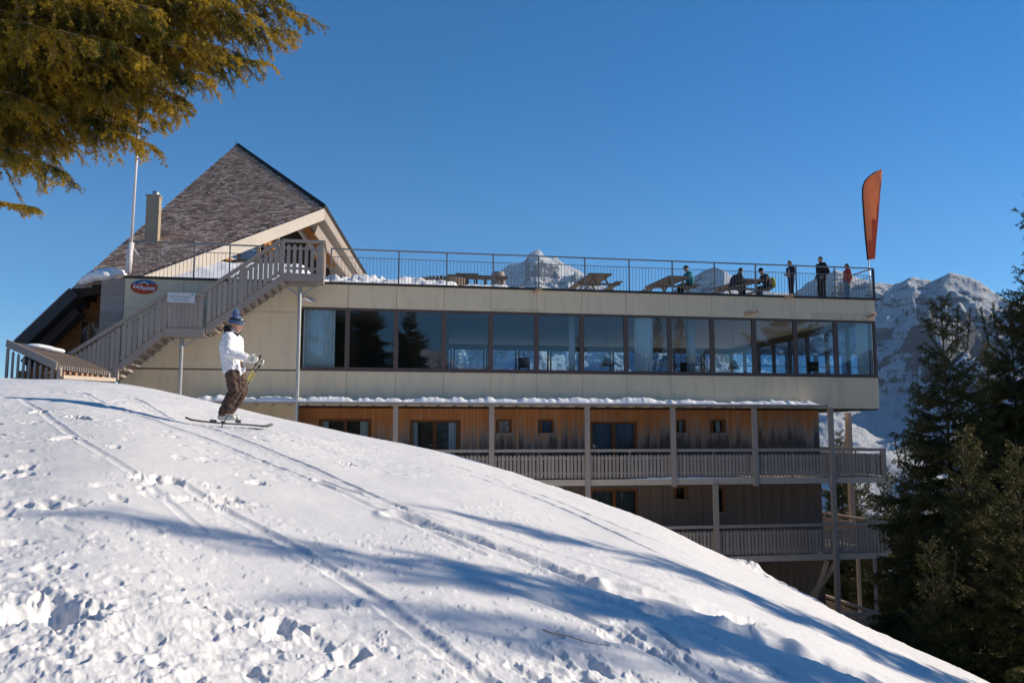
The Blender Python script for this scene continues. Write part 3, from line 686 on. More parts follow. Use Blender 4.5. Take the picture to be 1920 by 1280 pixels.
for px, zt, zb, w in ((1591, Z1 - .05, FL1, .10), (1591, FL1 - .22, FL2, .10), (1597, FL2 - .22, -9.3, .06)):
    x, _ = L(px, 800, 3.4); P(MB().bx(x - w, x + w, 3.3, 3.3 + 2 * w, zb, zt), 'balcony_post', M['grey_wood'])
P(MB().bar((-2.35, YF + .1, FL2 - .2), (-2.9, YWL, -6.6), .12, .2), 'brace', M['grey_wood'])
P(MB().bar((-2.75, YF + .2, FL2 - .25), (-2.62, YWL - .1, -6.6), .10, .16), 'brace', M['pale_wood'])

# left timber pier at the end of the panels
x0, z0 = L(205, 600, 0); pr = MB()
for i in range(12): pr.bx(-28.45, XL - .005, -.04 - random.uniform(0, .01), .3, 5.25 - (i + 1) * .29 + .006, 5.25 - i * .29)
P(pr, 'timber_pier', M['grey_wood_h'])

# ------------------------------------------------------------------ chalet with the big shingled roof
ZC = 0.0
cha = empty('chalet', W(-27, 3, 0), ANG); cha_off = Vector((-27, 3, 0))
tag(cha, 'timber chalet with a steep pointed shingle roof rising behind the left end of the terrace', 'chalet')
def PC(mb, name, mat, parent=None, smooth=False):
    mb.v = [tuple(Vector(v) - cha_off) for v in mb.v] if parent is None or parent is cha else mb.v
    return mb.build(name, mat, parent or cha, smooth)
def L3(px, py, y): a = L(px, py, y); return Vector((a[0], y, a[1]))
Rp = L3(238, 528, .25); Ep = L3(130, 545, -.1); Gp = L3(606, 391, 7.0)
nrm = (Gp - Rp).cross(Ep - Rp).normalized()
def on_roof(px, py):
    r = ray(px, py); # ray in local frame
    rl = Vector((r.dot(U), r.dot(V), r.z)); ol = Vector((-(O.dot(U)), -(O.dot(V)), 0))
    k = (Rp - ol).dot(nrm) / rl.dot(nrm); return ol + rl * k
Pk = on_roof(442, 273)
if nrm.z < 0: nrm = -nrm
L1 = L3(22, 648, -.1)
Qp = L3(690, 530, 10.5); 
Q2 = Gp + (Qp - Gp) * 1.15
back = Vector((0, 9.5, -1.0))
rf = MB(); rf.slab([Pk, Gp, Rp, Ep], -nrm * .28)
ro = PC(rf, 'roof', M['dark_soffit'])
# shingles: courses of small overlapping boards
def shingles(A, Bp, Cc, D, nrm, name, step=.21, wid=.20):
    """quad A(top) B(right) C(bottom right) D(bottom left)"""
    poly = [A, Bp, Cc, D]; ex = Vector((1, 0, 0)); ex = (ex - nrm * ex.dot(nrm)).normalized(); ey = nrm.cross(ex); ey = ey if ey.z > 0 else -ey
    p2 = [((p - D).dot(ex), (p - D).dot(ey)) for p in poly]; y0 = min(q[1] for q in p2); y1 = max(q[1] for q in p2)
    vs = []; fs = []; y = y0
    while y < y1:
        xsn = []
        for i in range(4):
            a, b = p2[i], p2[(i + 1) % 4]
            if (a[1] - y) * (b[1] - y) < 0: xsn.append(a[0] + (b[0] - a[0]) * (y - a[1]) / (b[1] - a[1]))
        if len(xsn) >= 2:
            xa, xb = min(xsn), max(xsn); x = xa + random.uniform(-.02, .03)
            while x < xb - .05:
                w = min(wid * random.uniform(.6, 1.3), xb - x + .01); lift = random.uniform(.03, .075); top = y + step * 1.25; bt = y + random.uniform(-.03, .02)
                q = [(x, bt, lift), (x + w - .008, bt, lift), (x + w - .008, top, .006), (x, top, .006), (x, bt, .0), (x + w - .008, bt, .0)]
                n = len(vs); vs += [tuple(D + ex * u + ey * v + nrm * h - cha_off) for u, v, h in q]; fs += [(n, n + 1, n + 2, n + 3), (n + 4, n + 5, n + 1, n)]
                x += w
        y += step
    m = MB(); m.add(vs, fs); return m.build(name, M['shingle'], ro)
shingles(Pk, Gp, Rp, Ep, nrm, 'shingles')
# left roof plane falling away to the lower left, seen from beneath
n2 = (L1 - Pk).cross(back).normalized(); n2 = n2 if n2.z > 0 else -n2
l2 = MB(); l2.slab([Ep, L1, L1 + back, Ep + back], -n2 * .30); l2.slab([Pk, Ep + n2 * .0, Ep + back, Pk + back * .8], -n2 * .25); PC(l2, 'left_roof', M['dark_soffit'])
vb = MB(); vb.bar(Ep - n2 * .16 + Vector((0, -.04, 0)), L1 - n2 * .16 + Vector((0, -.04, 0)), .06, .36, n2); PC(vb, 'verge_board', M['black_edge'])
for k in range(5):
    a = Ep.lerp(L1, .12 + .2 * k); 
pb = MB()
for yy in (.3, .75): pb.bar(Ep + Vector((.2, yy, -.62)), L1 + Vector((.3, yy, -.55)), .16, .26, n2)
PC(pb, 'rafter', M['dark_soffit'])
# right roof plane (seen edge on) from ridge down to the terrace
rr = MB(); rr.slab([Pk, Gp, Q2, Q2 + Vector((-3, 9, 2.0)), Pk + Vector((0, 5, -1))], Vector((.10, .05, .2)))
PC(rr, 'right_roof', M['dark_soffit'])
# gable: barge boards, soffit, wall set back
gn = (Rp - Gp).cross(Qp - Gp).normalized(); gn = gn if gn.y < 0 else -gn
inw = -gn
bb = MB(); dn = Vector((0, 0, -1))
Rb = Rp + (Rp - Gp) * .02
bb.slab([Gp, Rb, Rb + dn * .55 + gn * .0, Gp + dn * .50], gn * .07)
PC(bb, 'left_barge_board', M['white_board'])
bb = MB(); perp = (Q2 - Gp).cross(gn).normalized(); perp = perp if perp.x < 0 else -perp
bb.slab([Gp + dn * .02, Q2, Q2 + perp * .28, Gp + dn * .45], gn * .07)
bb.slab([Gp + perp * .34 + dn * .5 + inw * .12, Q2 + perp * .42 + inw * .12, Q2 + perp * .62 + inw * .12, Gp + perp * .6 + dn * .7 + inw * .12], gn * .06)
PC(bb, 'right_barge_board', M['grey_wood'])
sf = MB(); D_ = inw * 1.6
sf.slab([Gp + dn * .3, Q2 + perp * .3, Q2 + perp * .3 + D_, Gp + dn * .3 + D_], perp * .05); PC(sf, 'gable_soffit', M['grey_wood'])
sf = MB(); sf.slab([Gp + dn * .3 + inw * .05, Rb + dn * .3 + inw * .05, Rb + dn * .3 + D_, Gp + dn * .3 + D_], dn * .05); PC(sf, 'eave_soffit', M['dark_soffit'])
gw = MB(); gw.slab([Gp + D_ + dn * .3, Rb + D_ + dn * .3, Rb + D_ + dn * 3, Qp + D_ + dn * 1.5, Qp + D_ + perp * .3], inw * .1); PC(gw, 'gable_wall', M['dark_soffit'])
gl = MB()
def ong(px, py, off):       # pixel on plane parallel to the gable
    r = ray(px, py); rl = Vector((r.dot(U), r.dot(V), r.z)); ol = Vector((-(O.dot(U)), -(O.dot(V)), 0)); b0 = Gp + inw * off
    return ol + rl * ((b0 - ol).dot(gn) / rl.dot(gn))
gl.slab([ong(425, 480, 1.45), ong(482, 452, 1.45), ong(482, 486, 1.45), ong(425, 486, 1.45)], inw * .04); PC(gl, 'gable_window', M['glass_blue'] if 'glass_blue' in M else M['glass'])
ow = MB()
ow.slab([ong(496, 446, 1.40), ong(505, 442, 1.40), ong(518, 456, 1.40), ong(520, 480, 1.40), ong(496, 480, 1.40)], inw * .05); PC(ow, 'gable_boarding', M['orange_wood']); ow = MB()
ow.slab([ong(424, 478, 1.40), ong(440, 488, 1.40), ong(424, 488, 1.40)], inw * .05); PC(ow, 'gable_boarding', M['orange_wood']); ow = MB()
ow.slab([ong(556, 415, 1.0), ong(575, 420, 1.0), ong(640, 500, 1.0), ong(600, 500, 1.0)], inw * .05)
PC(ow, 'gable_boarding', M['orange_wood'])
bm_ = MB()
for (a, b) in (((553, 420), (612, 500)), ((585, 402), (655, 500)), ((485, 455), (485, 500)), ((520, 440), (522, 500))):
    bm_.bar(ong(*a, .9), ong(*b, .9), .14, .14)
PC(bm_, 'gable_beam', M['grey_wood'])
# entrance side wall under the left roof: orange boards in deep shade, with a window
ew = MB()
for i in range(16):
    z0 = 1.2 + i * .24; xr_ = Ep.x + (z0 - Ep.z) * (L1.x - Ep.x) / (L1.z - Ep.z) + .75
    if xr_ > -28.4: continue
    ew.bx(min(xr_, -28.4), -28.2, .95 - random.uniform(0, .012), 1.15, z0 + .005, z0 + .235)
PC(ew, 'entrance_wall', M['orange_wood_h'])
x0, x1, z0, z1 = rect(150, 600, 186, 672, .85)
f = MB(); f.bx(x0, x1, .84, .945, z0, z0 + .06); f.bx(x0, x1, .84, .945, z1 - .06, z1)
for q in (x0, (x0 + x1) / 2 - .03, x1 - .06): f.bx(q, q + .06, 0.841, .944, z0 + .06, z1 - .06)
fo = PC(f, 'window', M['frame_wood']); q = MB().bx(x0 + .06, x1 - .06, 0.87, .88, z0 + .06, z1 - .06); q.v = [tuple(Vector(v) - cha_off) for v in q.v]; q.build('pane', M['glass'], fo)
# chimney
cz = L3(283, 450, 4.2); ct = L3(283, 367, 4.2); ch = MB(); ch.bx(cz.x - .24, cz.x + .24, 4.2, 4.6, cz.z - 1.5, ct.z); ch.bx(cz.x - .27, cz.x + .27, 4.17, 4.63, ct.z, ct.z + .05); ch.bx(cz.x - .25, cz.x + .25, 4.19, 4.61, ct.z - .62, ct.z - .6)
cho = PC(ch, 'chimney', M['chimney'])
q = MB().tube([(cz.x + .06, 4.4, ct.z), (cz.x + .06, 4.4, ct.z + .22)], .13, 14); q.v = [tuple(Vector(v) - cha_off) for v in q.v]; q.build('flue', M['steel'], cho, True)
q = MB().tube([Pk + Vector((-.05, 0, 0)), Pk + Vector((0, 0, .35))], [.02, .01], 6); PC(q, 'roof_spike', M['black_edge'])
# chalet mass behind so the roof is not hollow
cm_ = MB(); cm_.slab([Ep + Vector((1.0, 2.5, -.8)), Rp + Vector((0, 2.5, -.8)), Rp + Vector((6, 9, -.8)), Ep + Vector((1, 11, -.8))], Vector((0, 0, -6))); PC(cm_, 'chalet_wall', M['interior'])

# ------------------------------------------------------------------ snow lying on things
def heap(name, label, fn, x0, x1, y0, y1, nx, ny, base, group=None, grp_loc=None):
    gx = np.linspace(x0, x1, nx); gy = np.linspace(y0, y1, ny); X, Y = np.meshgrid(gx, gy); Hh = fn(X, Y)
    Z = base + Hh; cx, cy = (x0 + x1) / 2, (y0 + y1) / 2
    top = np.stack([X - cx, Y - cy, Z], -1).reshape(-1, 3)
    idx = np.arange(nx * ny).reshape(ny, nx); f = np.stack([idx[:-1, :-1], idx[:-1, 1:], idx[1:, 1:], idx[1:, :-1]], -1).reshape(-1, 4)
    per = np.concatenate([idx[0, :], idx[1:, -1], idx[-1, -2::-1], idx[-2:0:-1, 0]]); n = len(top)
    bot = top[per].copy(); bot[:, 2] = base - .01; j = np.arange(len(per)); jn = (j + 1) % len(per)
    sf_ = np.stack([per[jn], per[j], n + j, n + jn], -1)
    me = np_mesh(name, np.concatenate([top, bot]), np.concatenate([f, sf_]), 4); o = link_mesh(name, me, M['snow_heap'], None, True)
    o.location = W(cx, cy, 0); o.rotation_euler = (0, 0, ANG); tag(o, label, 'snow', group, 'stuff'); return o
def terr(X, Y):
    e = np.minimum(np.minimum(X - (XL + .1), -.15 - X), Y - .12); lump = fbm(X * 2.3, Y * 2.3, 4, 3)
    h = .05 + .04 * fbm(X * .8, Y * .8, 3, 8) + .03 * lump
    h += .30 * sstep(-9, -20.8, X) * sstep(.0, .9, Y) * (1 + .5 * lump) 
    lf = sstep(-20.9, -22.3, X); bank = lf * (.10 + 1.25 * sstep(.3, 3.8, Y) * sstep(-28.6, -25.6, X)) * (1 + .03 * lump); h = np.maximum(h * (1 - lf * .9), bank)
    return np.clip(h, .01, 3) * sstep(-.02, .15, e)
heap('terrace_snow', 'lumpy snow lying on the roof terrace behind the metal railing', terr, XL + .08, -.12, .1, 12.8, 420, 150, ZT + .012)
heap('canopy_snow', 'thin snow cover on the long canopy under the beige panels', lambda X, Y: np.clip(.12 + .06 * fbm(X * 1.1, Y * 0, 4, 5) + .045 * fbm(X * 5, Y * 3, 4, 6), .015, 1) * sstep(-2.95, -3.4, X) * sstep(-1.06, -.95, Y), -25.1, -2.95, -1.06, -.05, 600, 14, 1.112)
heap('balcony_snow', 'thin line of snow along the upper balcony floor edge', lambda X, Y: np.clip(.02 + .05 * fbm(X * 1.3, Y * 0, 4, 15), .0, 1), -10.5, -5.7, -.86, -.77, 200, 3, FL1 + .0)
hp = MB()
for (a_, b_, c_, r_) in ((0, 0, .02, .30), (.25, .05, .07, .26), (.45, .1, .05, .2), (-.25, 0, -.02, .25), (-.45, 0, -.10, .2), (-.62, .05, -.18, .13), (.1, -.12, -.05, .26), (.6, .1, 0, .12)): hp.ell((a_, b_, c_), r_ * 1.25, r_, r_ * .62)
o = hp.fused('roof_snow', M['snow_heap'], None, .035, 2, None, .025); pt = L3(192, 516, .1); o.location = W(pt.x, .1, pt.z); o.rotation_euler = (0, -.12, ANG); tag(o, 'rounded snow pad at the lower left corner of the shingle roof', 'snow', kind='stuff')
vs_ = MB()
for k in range(40):
    a = Ep.lerp(L1, k / 40 + .0); vs_.ell(tuple(a + n2 * .02 + Vector((0, .12, 0))), .16, .14, .045 * random.uniform(.6, 1.3), None, 8, 5)
o = vs_.fused('verge_snow', M['snow_heap'], None, .04, 1); c_ = W(0, 0, 0); o.location = c_; o.rotation_euler = (0, 0, ANG); tag(o, 'narrow snow strip along the left roof verge', 'snow', kind='stuff')

# ------------------------------------------------------------------ terrace railing
RZ0, RZ1, RZM = ZT + .09, 6.57, 6.27
rail = empty('terrace_railing', W(XL, .1, ZT), ANG); tag(rail, 'metal railing with thin vertical bars along the roof terrace edge', 'railing')
def RP(mb, name, mat, smooth=False):
    mb.v = [(v[0] - XL, v[1] - .1, v[2] - ZT) for v in mb.v]; return mb.build(name, mat, rail, smooth)
xg0, xg1 = -22.5, -20.95
m = MB(); m.bx(XL + .1, xg0, .06, .14, RZ1 - .04, RZ1); m.bx(xg1, .08, .06, .14, RZ1 - .04, RZ1); m.bx(.06, .12, .141, YB, RZ1 - .04, RZ1 - .002); RP(m, 'top_rail', M['rail_metal'])
m = MB(); m.bx(XL + .1, xg0, .085, .115, RZM - .02, RZM); m.bx(xg1, .09, .085, .115, RZM - .02, RZM); m.bx(.075, .105, .116, YB, RZM - .02, RZM - .001); RP(m, 'mid_rail', M['rail_metal'])
for a, b in ((XL + .2, xg0), (xg1, .05)):
    n = int((b - a) / .125); m = MB()
    for i in range(n + 1): x = a + (b - a) * i / n; m.bx(x - .006, x + .006, .094, .106, ZT + .05, RZM - .02)
    RP(m, 'bars', M['rail_metal'])
m = MB()
for i in range(60): y = .25 + i * .21; m.bx(.084, .096, y - .006, y + .006, ZT + .05, RZM - .02)
RP(m, 'bars', M['rail_metal'])
for px in (363, 430, 748, 838, 925, 1010, 1097, 1180, 1261, 1340, 1417, 1493, 1565):
    x, _ = L(px, 500, .1); RP(MB().bx(x - .022, x + .022, .12, .165, ZT + .02, RZ1 - .041), 'post', M['rail_metal'])
RP(MB().bx(.05, .12, .06, .14, ZT + .02, RZ1 - .041), 'corner_post', M['black_edge'])
RP(MB().bx(xg1, xg1 + .05, .06, .14, ZT + .02, RZ1 - .041), 'post', M['grey_wood'])
for y in (2.2, 4.4, 6.6, 8.8, 11): RP(MB().bx(.07, .11, y - .02, y + .02, ZT + .02, RZ1 - .041), 'post', M['rail_metal'])

# ------------------------------------------------------------------ outside staircase
YS = -1.5
def S(px, py): a = L(px, py, YS); return Vector((a[0], YS, a[1]))
st0 = S(205, 704); stc = empty('outside_staircase', W(st0.x, YS, st0.z), ANG); tag(stc, 'grey timber staircase climbing in two flights to the roof terrace', 'staircase')
def SP(mb, name, mat, smooth=False):
    mb.v = [tuple(Vector(v) - st0) for v in mb.v]; return mb.build(name, mat, stc, smooth)
yb = -.35      # wall side
def flight(lo, hi, rl, rh, nst, nm):
    # stringers
    for yy in (YS, yb):
        m = MB(); m.slab([Vector((lo.x, yy, lo.z - .10)), Vector((hi.x, yy, hi.z - .10)), Vector((hi.x, yy, hi.z + .16)), Vector((lo.x, yy, lo.z + .16))], (0, .06, 0)); SP(m, 'stringer', M['grey_wood_h'])
    m = MB()
    for i in range(nst):
        t = (i + .5) / nst; p = lo.lerp(hi, t); r = (hi.z - lo.z) / nst
        m.bx(p.x - .17, p.x + .17, YS + .062, yb - .002, p.z - .06, p.z - .02)
        m.bx(p.x + .12, p.x + .145, YS + .062, yb - .002, p.z - .02, p.z + r - .06)
    SP(m, 'treads', M['grey_wood_h'])
    m = MB(); m.bar(rl, rh, .16, .10); m.bar(rl + Vector((0, .04, -.22)), rh + Vector((0, .04, -.22)), .04, .08); m.bar(lo + Vector((0, .04, .30)), hi + Vector((0, .04, .30)), .04, .08)
    n = int((hi.x - lo.x) / .155)
    for i in range(n):
        x = lo.x + (i + .5) * (hi.x - lo.x) / n; t = (x - lo.x) / (hi.x - lo.x); zb = lo.z + (hi.z - lo.z) * t + .19
        tt = (x - rl.x) / (rh.x - rl.x); zt = rl.z + (rh.z - rl.z) * tt - .14 - random.uniform(0, .03); w = .062
        m.prism([(x - w, zb - .03), (x + w, zb + .03), (x + w, zt - .02), (x + w * .5, zt + .03), (x - w * .5, zt + .02), (x - w, zt - .04)], YS - .02, YS + .004)
    SP(m, nm, M['grey_wood'])
lo1, hi1 = S(203, 706), S(309, 622); flight(lo1, hi1, S(130, 664), S(307, 556), 8, 'flight_railing')
# boards left of the first flight, down to the snow
m = MB(); a = S(130, 664); b = S(205, 618)
for i in range(9):
    t = (i + .5) / 9; x = a.x + (lo1.x - a.x) * t; tt = (x - a.x) / (S(307, 556).x - a.x); zt = a.z + (S(307, 556).z - a.z) * tt - .15; m.prism([(x - .06, 1.2), (x + .06, 1.2), (x + .06, zt), (x, zt + .04), (x - .06, zt - .03)], YS - .02, YS + .004)
SP(m, 'lower_boards', M['grey_wood'])
lo2, hi2 = S(386, 619), S(530, 522); flight(lo2, hi2, S(378, 549), S(527, 451), 11, 'flight_railing')
def landing(x0, x1, zf, zr, closed, back=True):
    m = MB(); m.bx(x0, x1, YS, yb, zf - .16, zf - .0); m.bx(x0 - .02, x1 + .02, YS - .05, YS - .002, zf - .24, zf + .03); SP(m, 'landing', M['grey_wood_h'])
    m = MB(); m.bx(x0 - .04, x1 + .04, YS - .08, YS + .06, zr - .09, zr); m.bx(x0 + .06, x1 - .06, YS + .006, YS + .04, zr - .32, zr - .25); m.bx(x0 + .06, x1 - .06, YS + .006, YS + .04, zf + .16, zf + .24)
    n = int((x1 - x0 - .16) / (.128 if closed else .165)); w = .062 if closed else .056
    for i in range(n):
        x = x0 + .08 + (i + .5) * (x1 - x0 - .16) / n; zt = zr - (.12 if closed else .17); m.prism([(x - w, zf + .08), (x - w * .5, zf + .04), (x + w * .5, zf + .04), (x + w, zf + .08), (x + w, zt - .04), (x + w * .5, zt), (x - w * .5, zt), (x - w, zt - .04)], YS - .02, YS + .004)
    SP(m, 'landing_railing', M['grey_wood'])
a = S(309, 618); b = S(382, 612); zr1 = S(340, 549).z; landing(a.x, b.x, a.z + .02, zr1, True)
c = S(530, 514); d2 = S(606, 514); zr2 = S(565, 450).z; landing(c.x, d2.x, ZT + .02, zr2, False)
m = MB(); m.bx(d2.x - .06, d2.x + .06, YS + .07, .0, zr2 - .09, zr2 - .002)
q = MB(); pickets(q, YS + .12, -.05, d2.x, ZT + .1, zr2 - .17, .11, .16, 'y'); m.add(q.v, q.f); SP(m, 'landing_railing', M['grey_wood'])
for (px, py0, py1) in ((222, 612, 712), (300, 553, 622), (312, 548, 625), (379, 545, 630), (455, 497, 570), (530, 449, 530), (603, 450, 530)):
    a = S(px, py0); b = S(px, py1); SP(MB().bx(a.x - .065, a.x + .065, YS - .03, YS + .09, b.z, a.z - .05), 'newel_post', M['grey_wood'])
# steel props with brackets
for (px, zt, pyb) in ((341, S(340, 625).z - .02, 760), (560, ZT - .24, 800)):
    x, _ = L(px, 640, -1.0); zb = L(px, pyb, -1.0)[1] - .8
    m = MB(); m.tube([(x, -1.0, zb), (x, -1.0, zt)], .062, 14)
    for s in (-1, 1): m.bar((x, -1.0, zt - .40), (x + s * .52, -1.0, zt - .02), .05, .05)
    m.bx(x - .6, x + .6, -1.06, -.94, zt - .05, zt - .001); SP(m, 'steel_prop', M['steel'], False)
# small heaps caught on the top landing
hp = MB(); hp.ell((-.45, 0, 0), .22, .2, .12); hp.ell((.5, 0, 0), .18, .2, .1); hp.ell((0, .1, -.03), .5, .2, .05)
o = hp.fused('landing_snow', M['snow_heap'], None, .03, 1); o.location = W((c.x + d2.x) / 2, YS + .35, ZT + .04); o.rotation_euler = (0, 0, ANG); tag(o, 'two small snow heaps on the top stair landing', 'snow', kind='stuff')

# ------------------------------------------------------------------ signs with lettering
def text(name, s, size, mat, parent, loc, font_shear=0, ext=.004, align='CENTER', sp=1.0, off=0):
    cu = bpy.data.curves.new(name, 'FONT'); cu.body = s; cu.size = size; cu.extrude = ext; cu.align_x = align; cu.align_y = 'CENTER'; cu.shear = font_shear; cu.space_character = sp; cu.offset = off
    o = bpy.data.objects.new(name, cu); C.objects.link(o); dg = bpy.context.evaluated_depsgraph_get(); me = bpy.data.meshes.new_from_object(o.evaluated_get(dg)); bpy.data.objects.remove(o)
    me.materials.clear(); q = link_mesh(name, me, mat, parent); q.location = loc; q.rotation_euler = (R(90), 0, 0); return q
M['sign_red'] = simple('sign_red', (.48, .055, .02), .5, .08, 4); M['sign_blue'] = simple('sign_blue', (.015, .13, .30), .5, .08, 4); M['sign_white'] = simple('sign_white', (.55, .56, .58), .5, .04, 4)
M['sign_teal'] = simple('sign_grey_teal', (.16, .33, .36), .5, .1, 4)
x, z = L(270, 538, -.05); sg = empty('oval_sign', W(x, -.05, z), ANG); tag(sg, 'oval red sign with a blue sky and white script on the beige wall', 'sign')
def ellipse(a, b, n=40, t0=0, t1=2 * math.pi): return [(a * math.cos(t0 + (t1 - t0) * i / n), b * math.sin(t0 + (t1 - t0) * i / n)) for i in range(n)]
EA, EB = .425, .24
MB().prism(ellipse(EA, EB), -.02, .0).build('board', M['sign_red'], sg)
zc = .085; ta = math.asin(zc / EB); arc = [(EA * .995 * math.cos(ta + (math.pi - 2 * ta) * i / 20), EB * .995 * math.sin(ta + (math.pi - 2 * ta) * i / 20)) for i in range(21)]
MB().prism(arc + [(-.12, .13), (0, .12), (.12, .13)], -.026, -.021).build('sky_field', M['sign_blue'], sg)
MB().prism([(-.14, .105), (0, .19), (.16, .09), (.13, .075), (0, .15), (-.12, .09)], -.034, -.027).build('peak_mark', M['logo_white'], sg)
MB().prism([(-.06, .125), (0, .152), (.17, .04), (.10, .07), (.02, .11)], -.0365, -.0345).build('peak_shade', M['dark'], sg)
text('lettering', 'La', .2, M['logo_white'], sg, (-.26, -.03, .02), .35, .004, off=.004); text('lettering', 'Pointe', .2, M['logo_white'], sg, (.09, -.03, -.045), .35, .004, off=.004)
a = L(314, 548, YS - .1); b = L(365, 568, YS - .1); w = b[0] - a[0]; h = a[1] - b[1]
sg = empty('restaurant_sign', W((a[0] + b[0]) / 2, YS - .10, (a[1] + b[1]) / 2), ANG); tag(sg, 'small white restaurant terrace sign fixed to the stair landing rail', 'sign')
MB().bx(-w / 2, w / 2, 0, .018, -h / 2, h / 2).build('board', M['sign_white'], sg)
text('lettering', 'RESTAURANT', .098, M['sign_teal'], sg, (-.01, -.004, .02), 0, .003, sp=1.15); text('lettering', 'TERRASSE', .098, M['sign_teal'], sg, (-.01, -.004, -.085), 0, .003, sp=1.15)
MB().prism([(w / 2 - .07 + .04 * math.cos(k * math.pi / 6), h / 2 - .06 + .04 * math.sin(k * math.pi / 6)) for k in range(12)], -.006, -.001).build('dot_mark', M['sign_teal'], sg)

# ------------------------------------------------------------------ flagpole and feather flag
a = L(240, 512, -.1); b = L(246, 455, -.1); t = L(266, 150, -.1)
fp = empty('flagpole', W(a[0], -.1, a[1]), ANG); tag(fp, 'tall thin white flagpole at the left corner of the terrace', 'flagpole')
MB().tube([(0, 0, 0), (b[0] - a[0], 0, b[1] - a[1])], .10, 14).build('base_sleeve', M['flag_pole'], fp, True)
MB().tube([(b[0] - a[0], 0, b[1] - a[1]), (t[0] - a[0], 0, t[1] - a[1])], [.05, .03], 12).build('pole', M['flag_pole'], fp, True)
MB().tube([(.05, 0, .95), (.32, -.02, .62)], .02, 8).build('stay', M['flag_pole'], fp)
def flag():
    y = .25; base = L(1634, 545, y); T0 = lambda px, py: (L(px, py, y)[0] - base[0], L(px, py, y)[1] - ZT)
    o = empty('feather_flag', W(base[0], .25, ZT), ANG); tag(o, 'tall orange feather shaped advertising flag at the right end of the terrace', 'flag')
    pxs = []; edge = [(1628, 487), (1624, 450), (1620, 400), (1618, 370), (1618, 352), (1622, 340), (1630, 331), (1641, 323), (1653, 318)]
    right = [(1641, 485), (1643, 450), (1646, 415), (1648, 385), (1650, 360), (1652, 345), (1653, 335), (1654, 326), (1655, 319)]
    fb = MB(); n = 9; vs = []; fs = []; m_ = 15
    for i in range(n):
        e = T0(*edge[i]); r = T0(*right[i])
        for j in range(m_):
            t = j / (m_ - 1); pxs.append((edge[i][0] + (right[i][0] - edge[i][0]) * t, edge[i][1])); vs.append((e[0] + (r[0] - e[0]) * t, .03 * math.sin(t * 3.0 + i * .5) * t, e[1] + (r[1] - e[1]) * t))
    for i in range(n - 1):
        for j in range(m_ - 1): q = i * m_ + j; fs.append((q, q + 1, q + m_ + 1, q + m_))
    fb.add(vs, fs); m = NT('orange_banner'); f = m.noise(m.coord('Object', (3, 1, 1)), 3, 4); cc = m.mix(f, (.92, .17, .05), (.95, .30, .12)); m.col(cc); m.rough(.6, .3)
    tr = m.n('ShaderNodeBsdfTranslucent'); m.l(cc, tr.inputs[0]); ms = m.n('ShaderNodeMixShader'); ms.inputs[0].default_value = .5; m.l(m.b.outputs[0], ms.inputs[1]); m.l(tr.outputs[0], ms.inputs[2]); m.l(ms.outputs[0], m.out.inputs[0])
    m2 = fabric('red_banner_print', (.78, .12, .05), 20, .6); bo = fb.build('banner', [m.m, m2], o, True)
    for pol in bo.data.polygons:
        cx_ = sum(pxs[v][0] for v in pol.vertices) / 4; cy_ = sum(pxs[v][1] for v in pol.vertices) / 4
        if cy_ > 325 and cx_ > 1652 - 22 * (cy_ - 330) / 125: pol.material_index = 1
    MB().tube([(T0(*p)[0] - .015, 0, T0(*p)[1]) for p in edge], [.035, .034, .032, .03, .028, .024, .02, .018, .014], 8).build('sleeve', M['dark'], o, True)
    e = T0(1628, 487); MB().tube([(0.02, 0, 0), (e[0], 0, e[1])], .02, 8).build('pole', M['steel'], o, True)
    MB().bx(-.2, .25, -.2, .2, 0.02, .06).build('base', M['dark'], o)
flag()

# ------------------------------------------------------------------ terrace furniture
def picnic_table(length=2.4):
    o = empty('picnic_table', (0, 0, 0)); Lh = length / 2
    m = MB()
    for i in range(5): x = -.36 + i * .18; m.bx(x - .083, x + .083, -Lh, Lh, .70, .745)
    m.build('tabletop', M['table_wood'], o)
    for s in (-1, 1):
        m = MB(); m.bx(s * .72 - .13, s * .72 + .13, -Lh, Lh, .42, .46); m.build('bench', M['table_wood'], o)
    for yy in (-Lh + .35, Lh - .35):
        for s in (-1, 1):
            m = MB(); m.bar((s * .62, yy + s * .025, 0), (s * .20, yy + s * .025, .70), .045, .10, (0, 1, 0)); m.build('leg', M['table_wood'], o)
        MB().bx(-.82, .82, yy - .07, yy - .03, .34, .42).build('cross_beam', M['table_wood'], o)
    MB().bar((0, -Lh + .35, .36), (0, -.2, .69), .05, .05).build('brace', M['table_wood'], o)
    return o
pt0 = picnic_table(2.6)
tabs = [(1128, 1.6, 'empty wooden picnic table left of the seated people, nearest the peak', -.02), (1272, 1.6, 'wooden picnic table beside the person in a teal top', 0.0), (1408, 1.7, 'wooden picnic table between the two seated people in dark jackets', .02)]
for i, (px, y, lab, dr) in enumerate(tabs):
    o = pt0 if i == 0 else copy_tree(pt0); x, _ = L(px, 510, y - 1.0)
    o.location = W(x, y + .3, ZT + .07); o.rotation_euler = (0, 0, ANG + R(3) * i + dr); tag(o, lab, 'picnic table', 'picnic tables on the roof terrace')
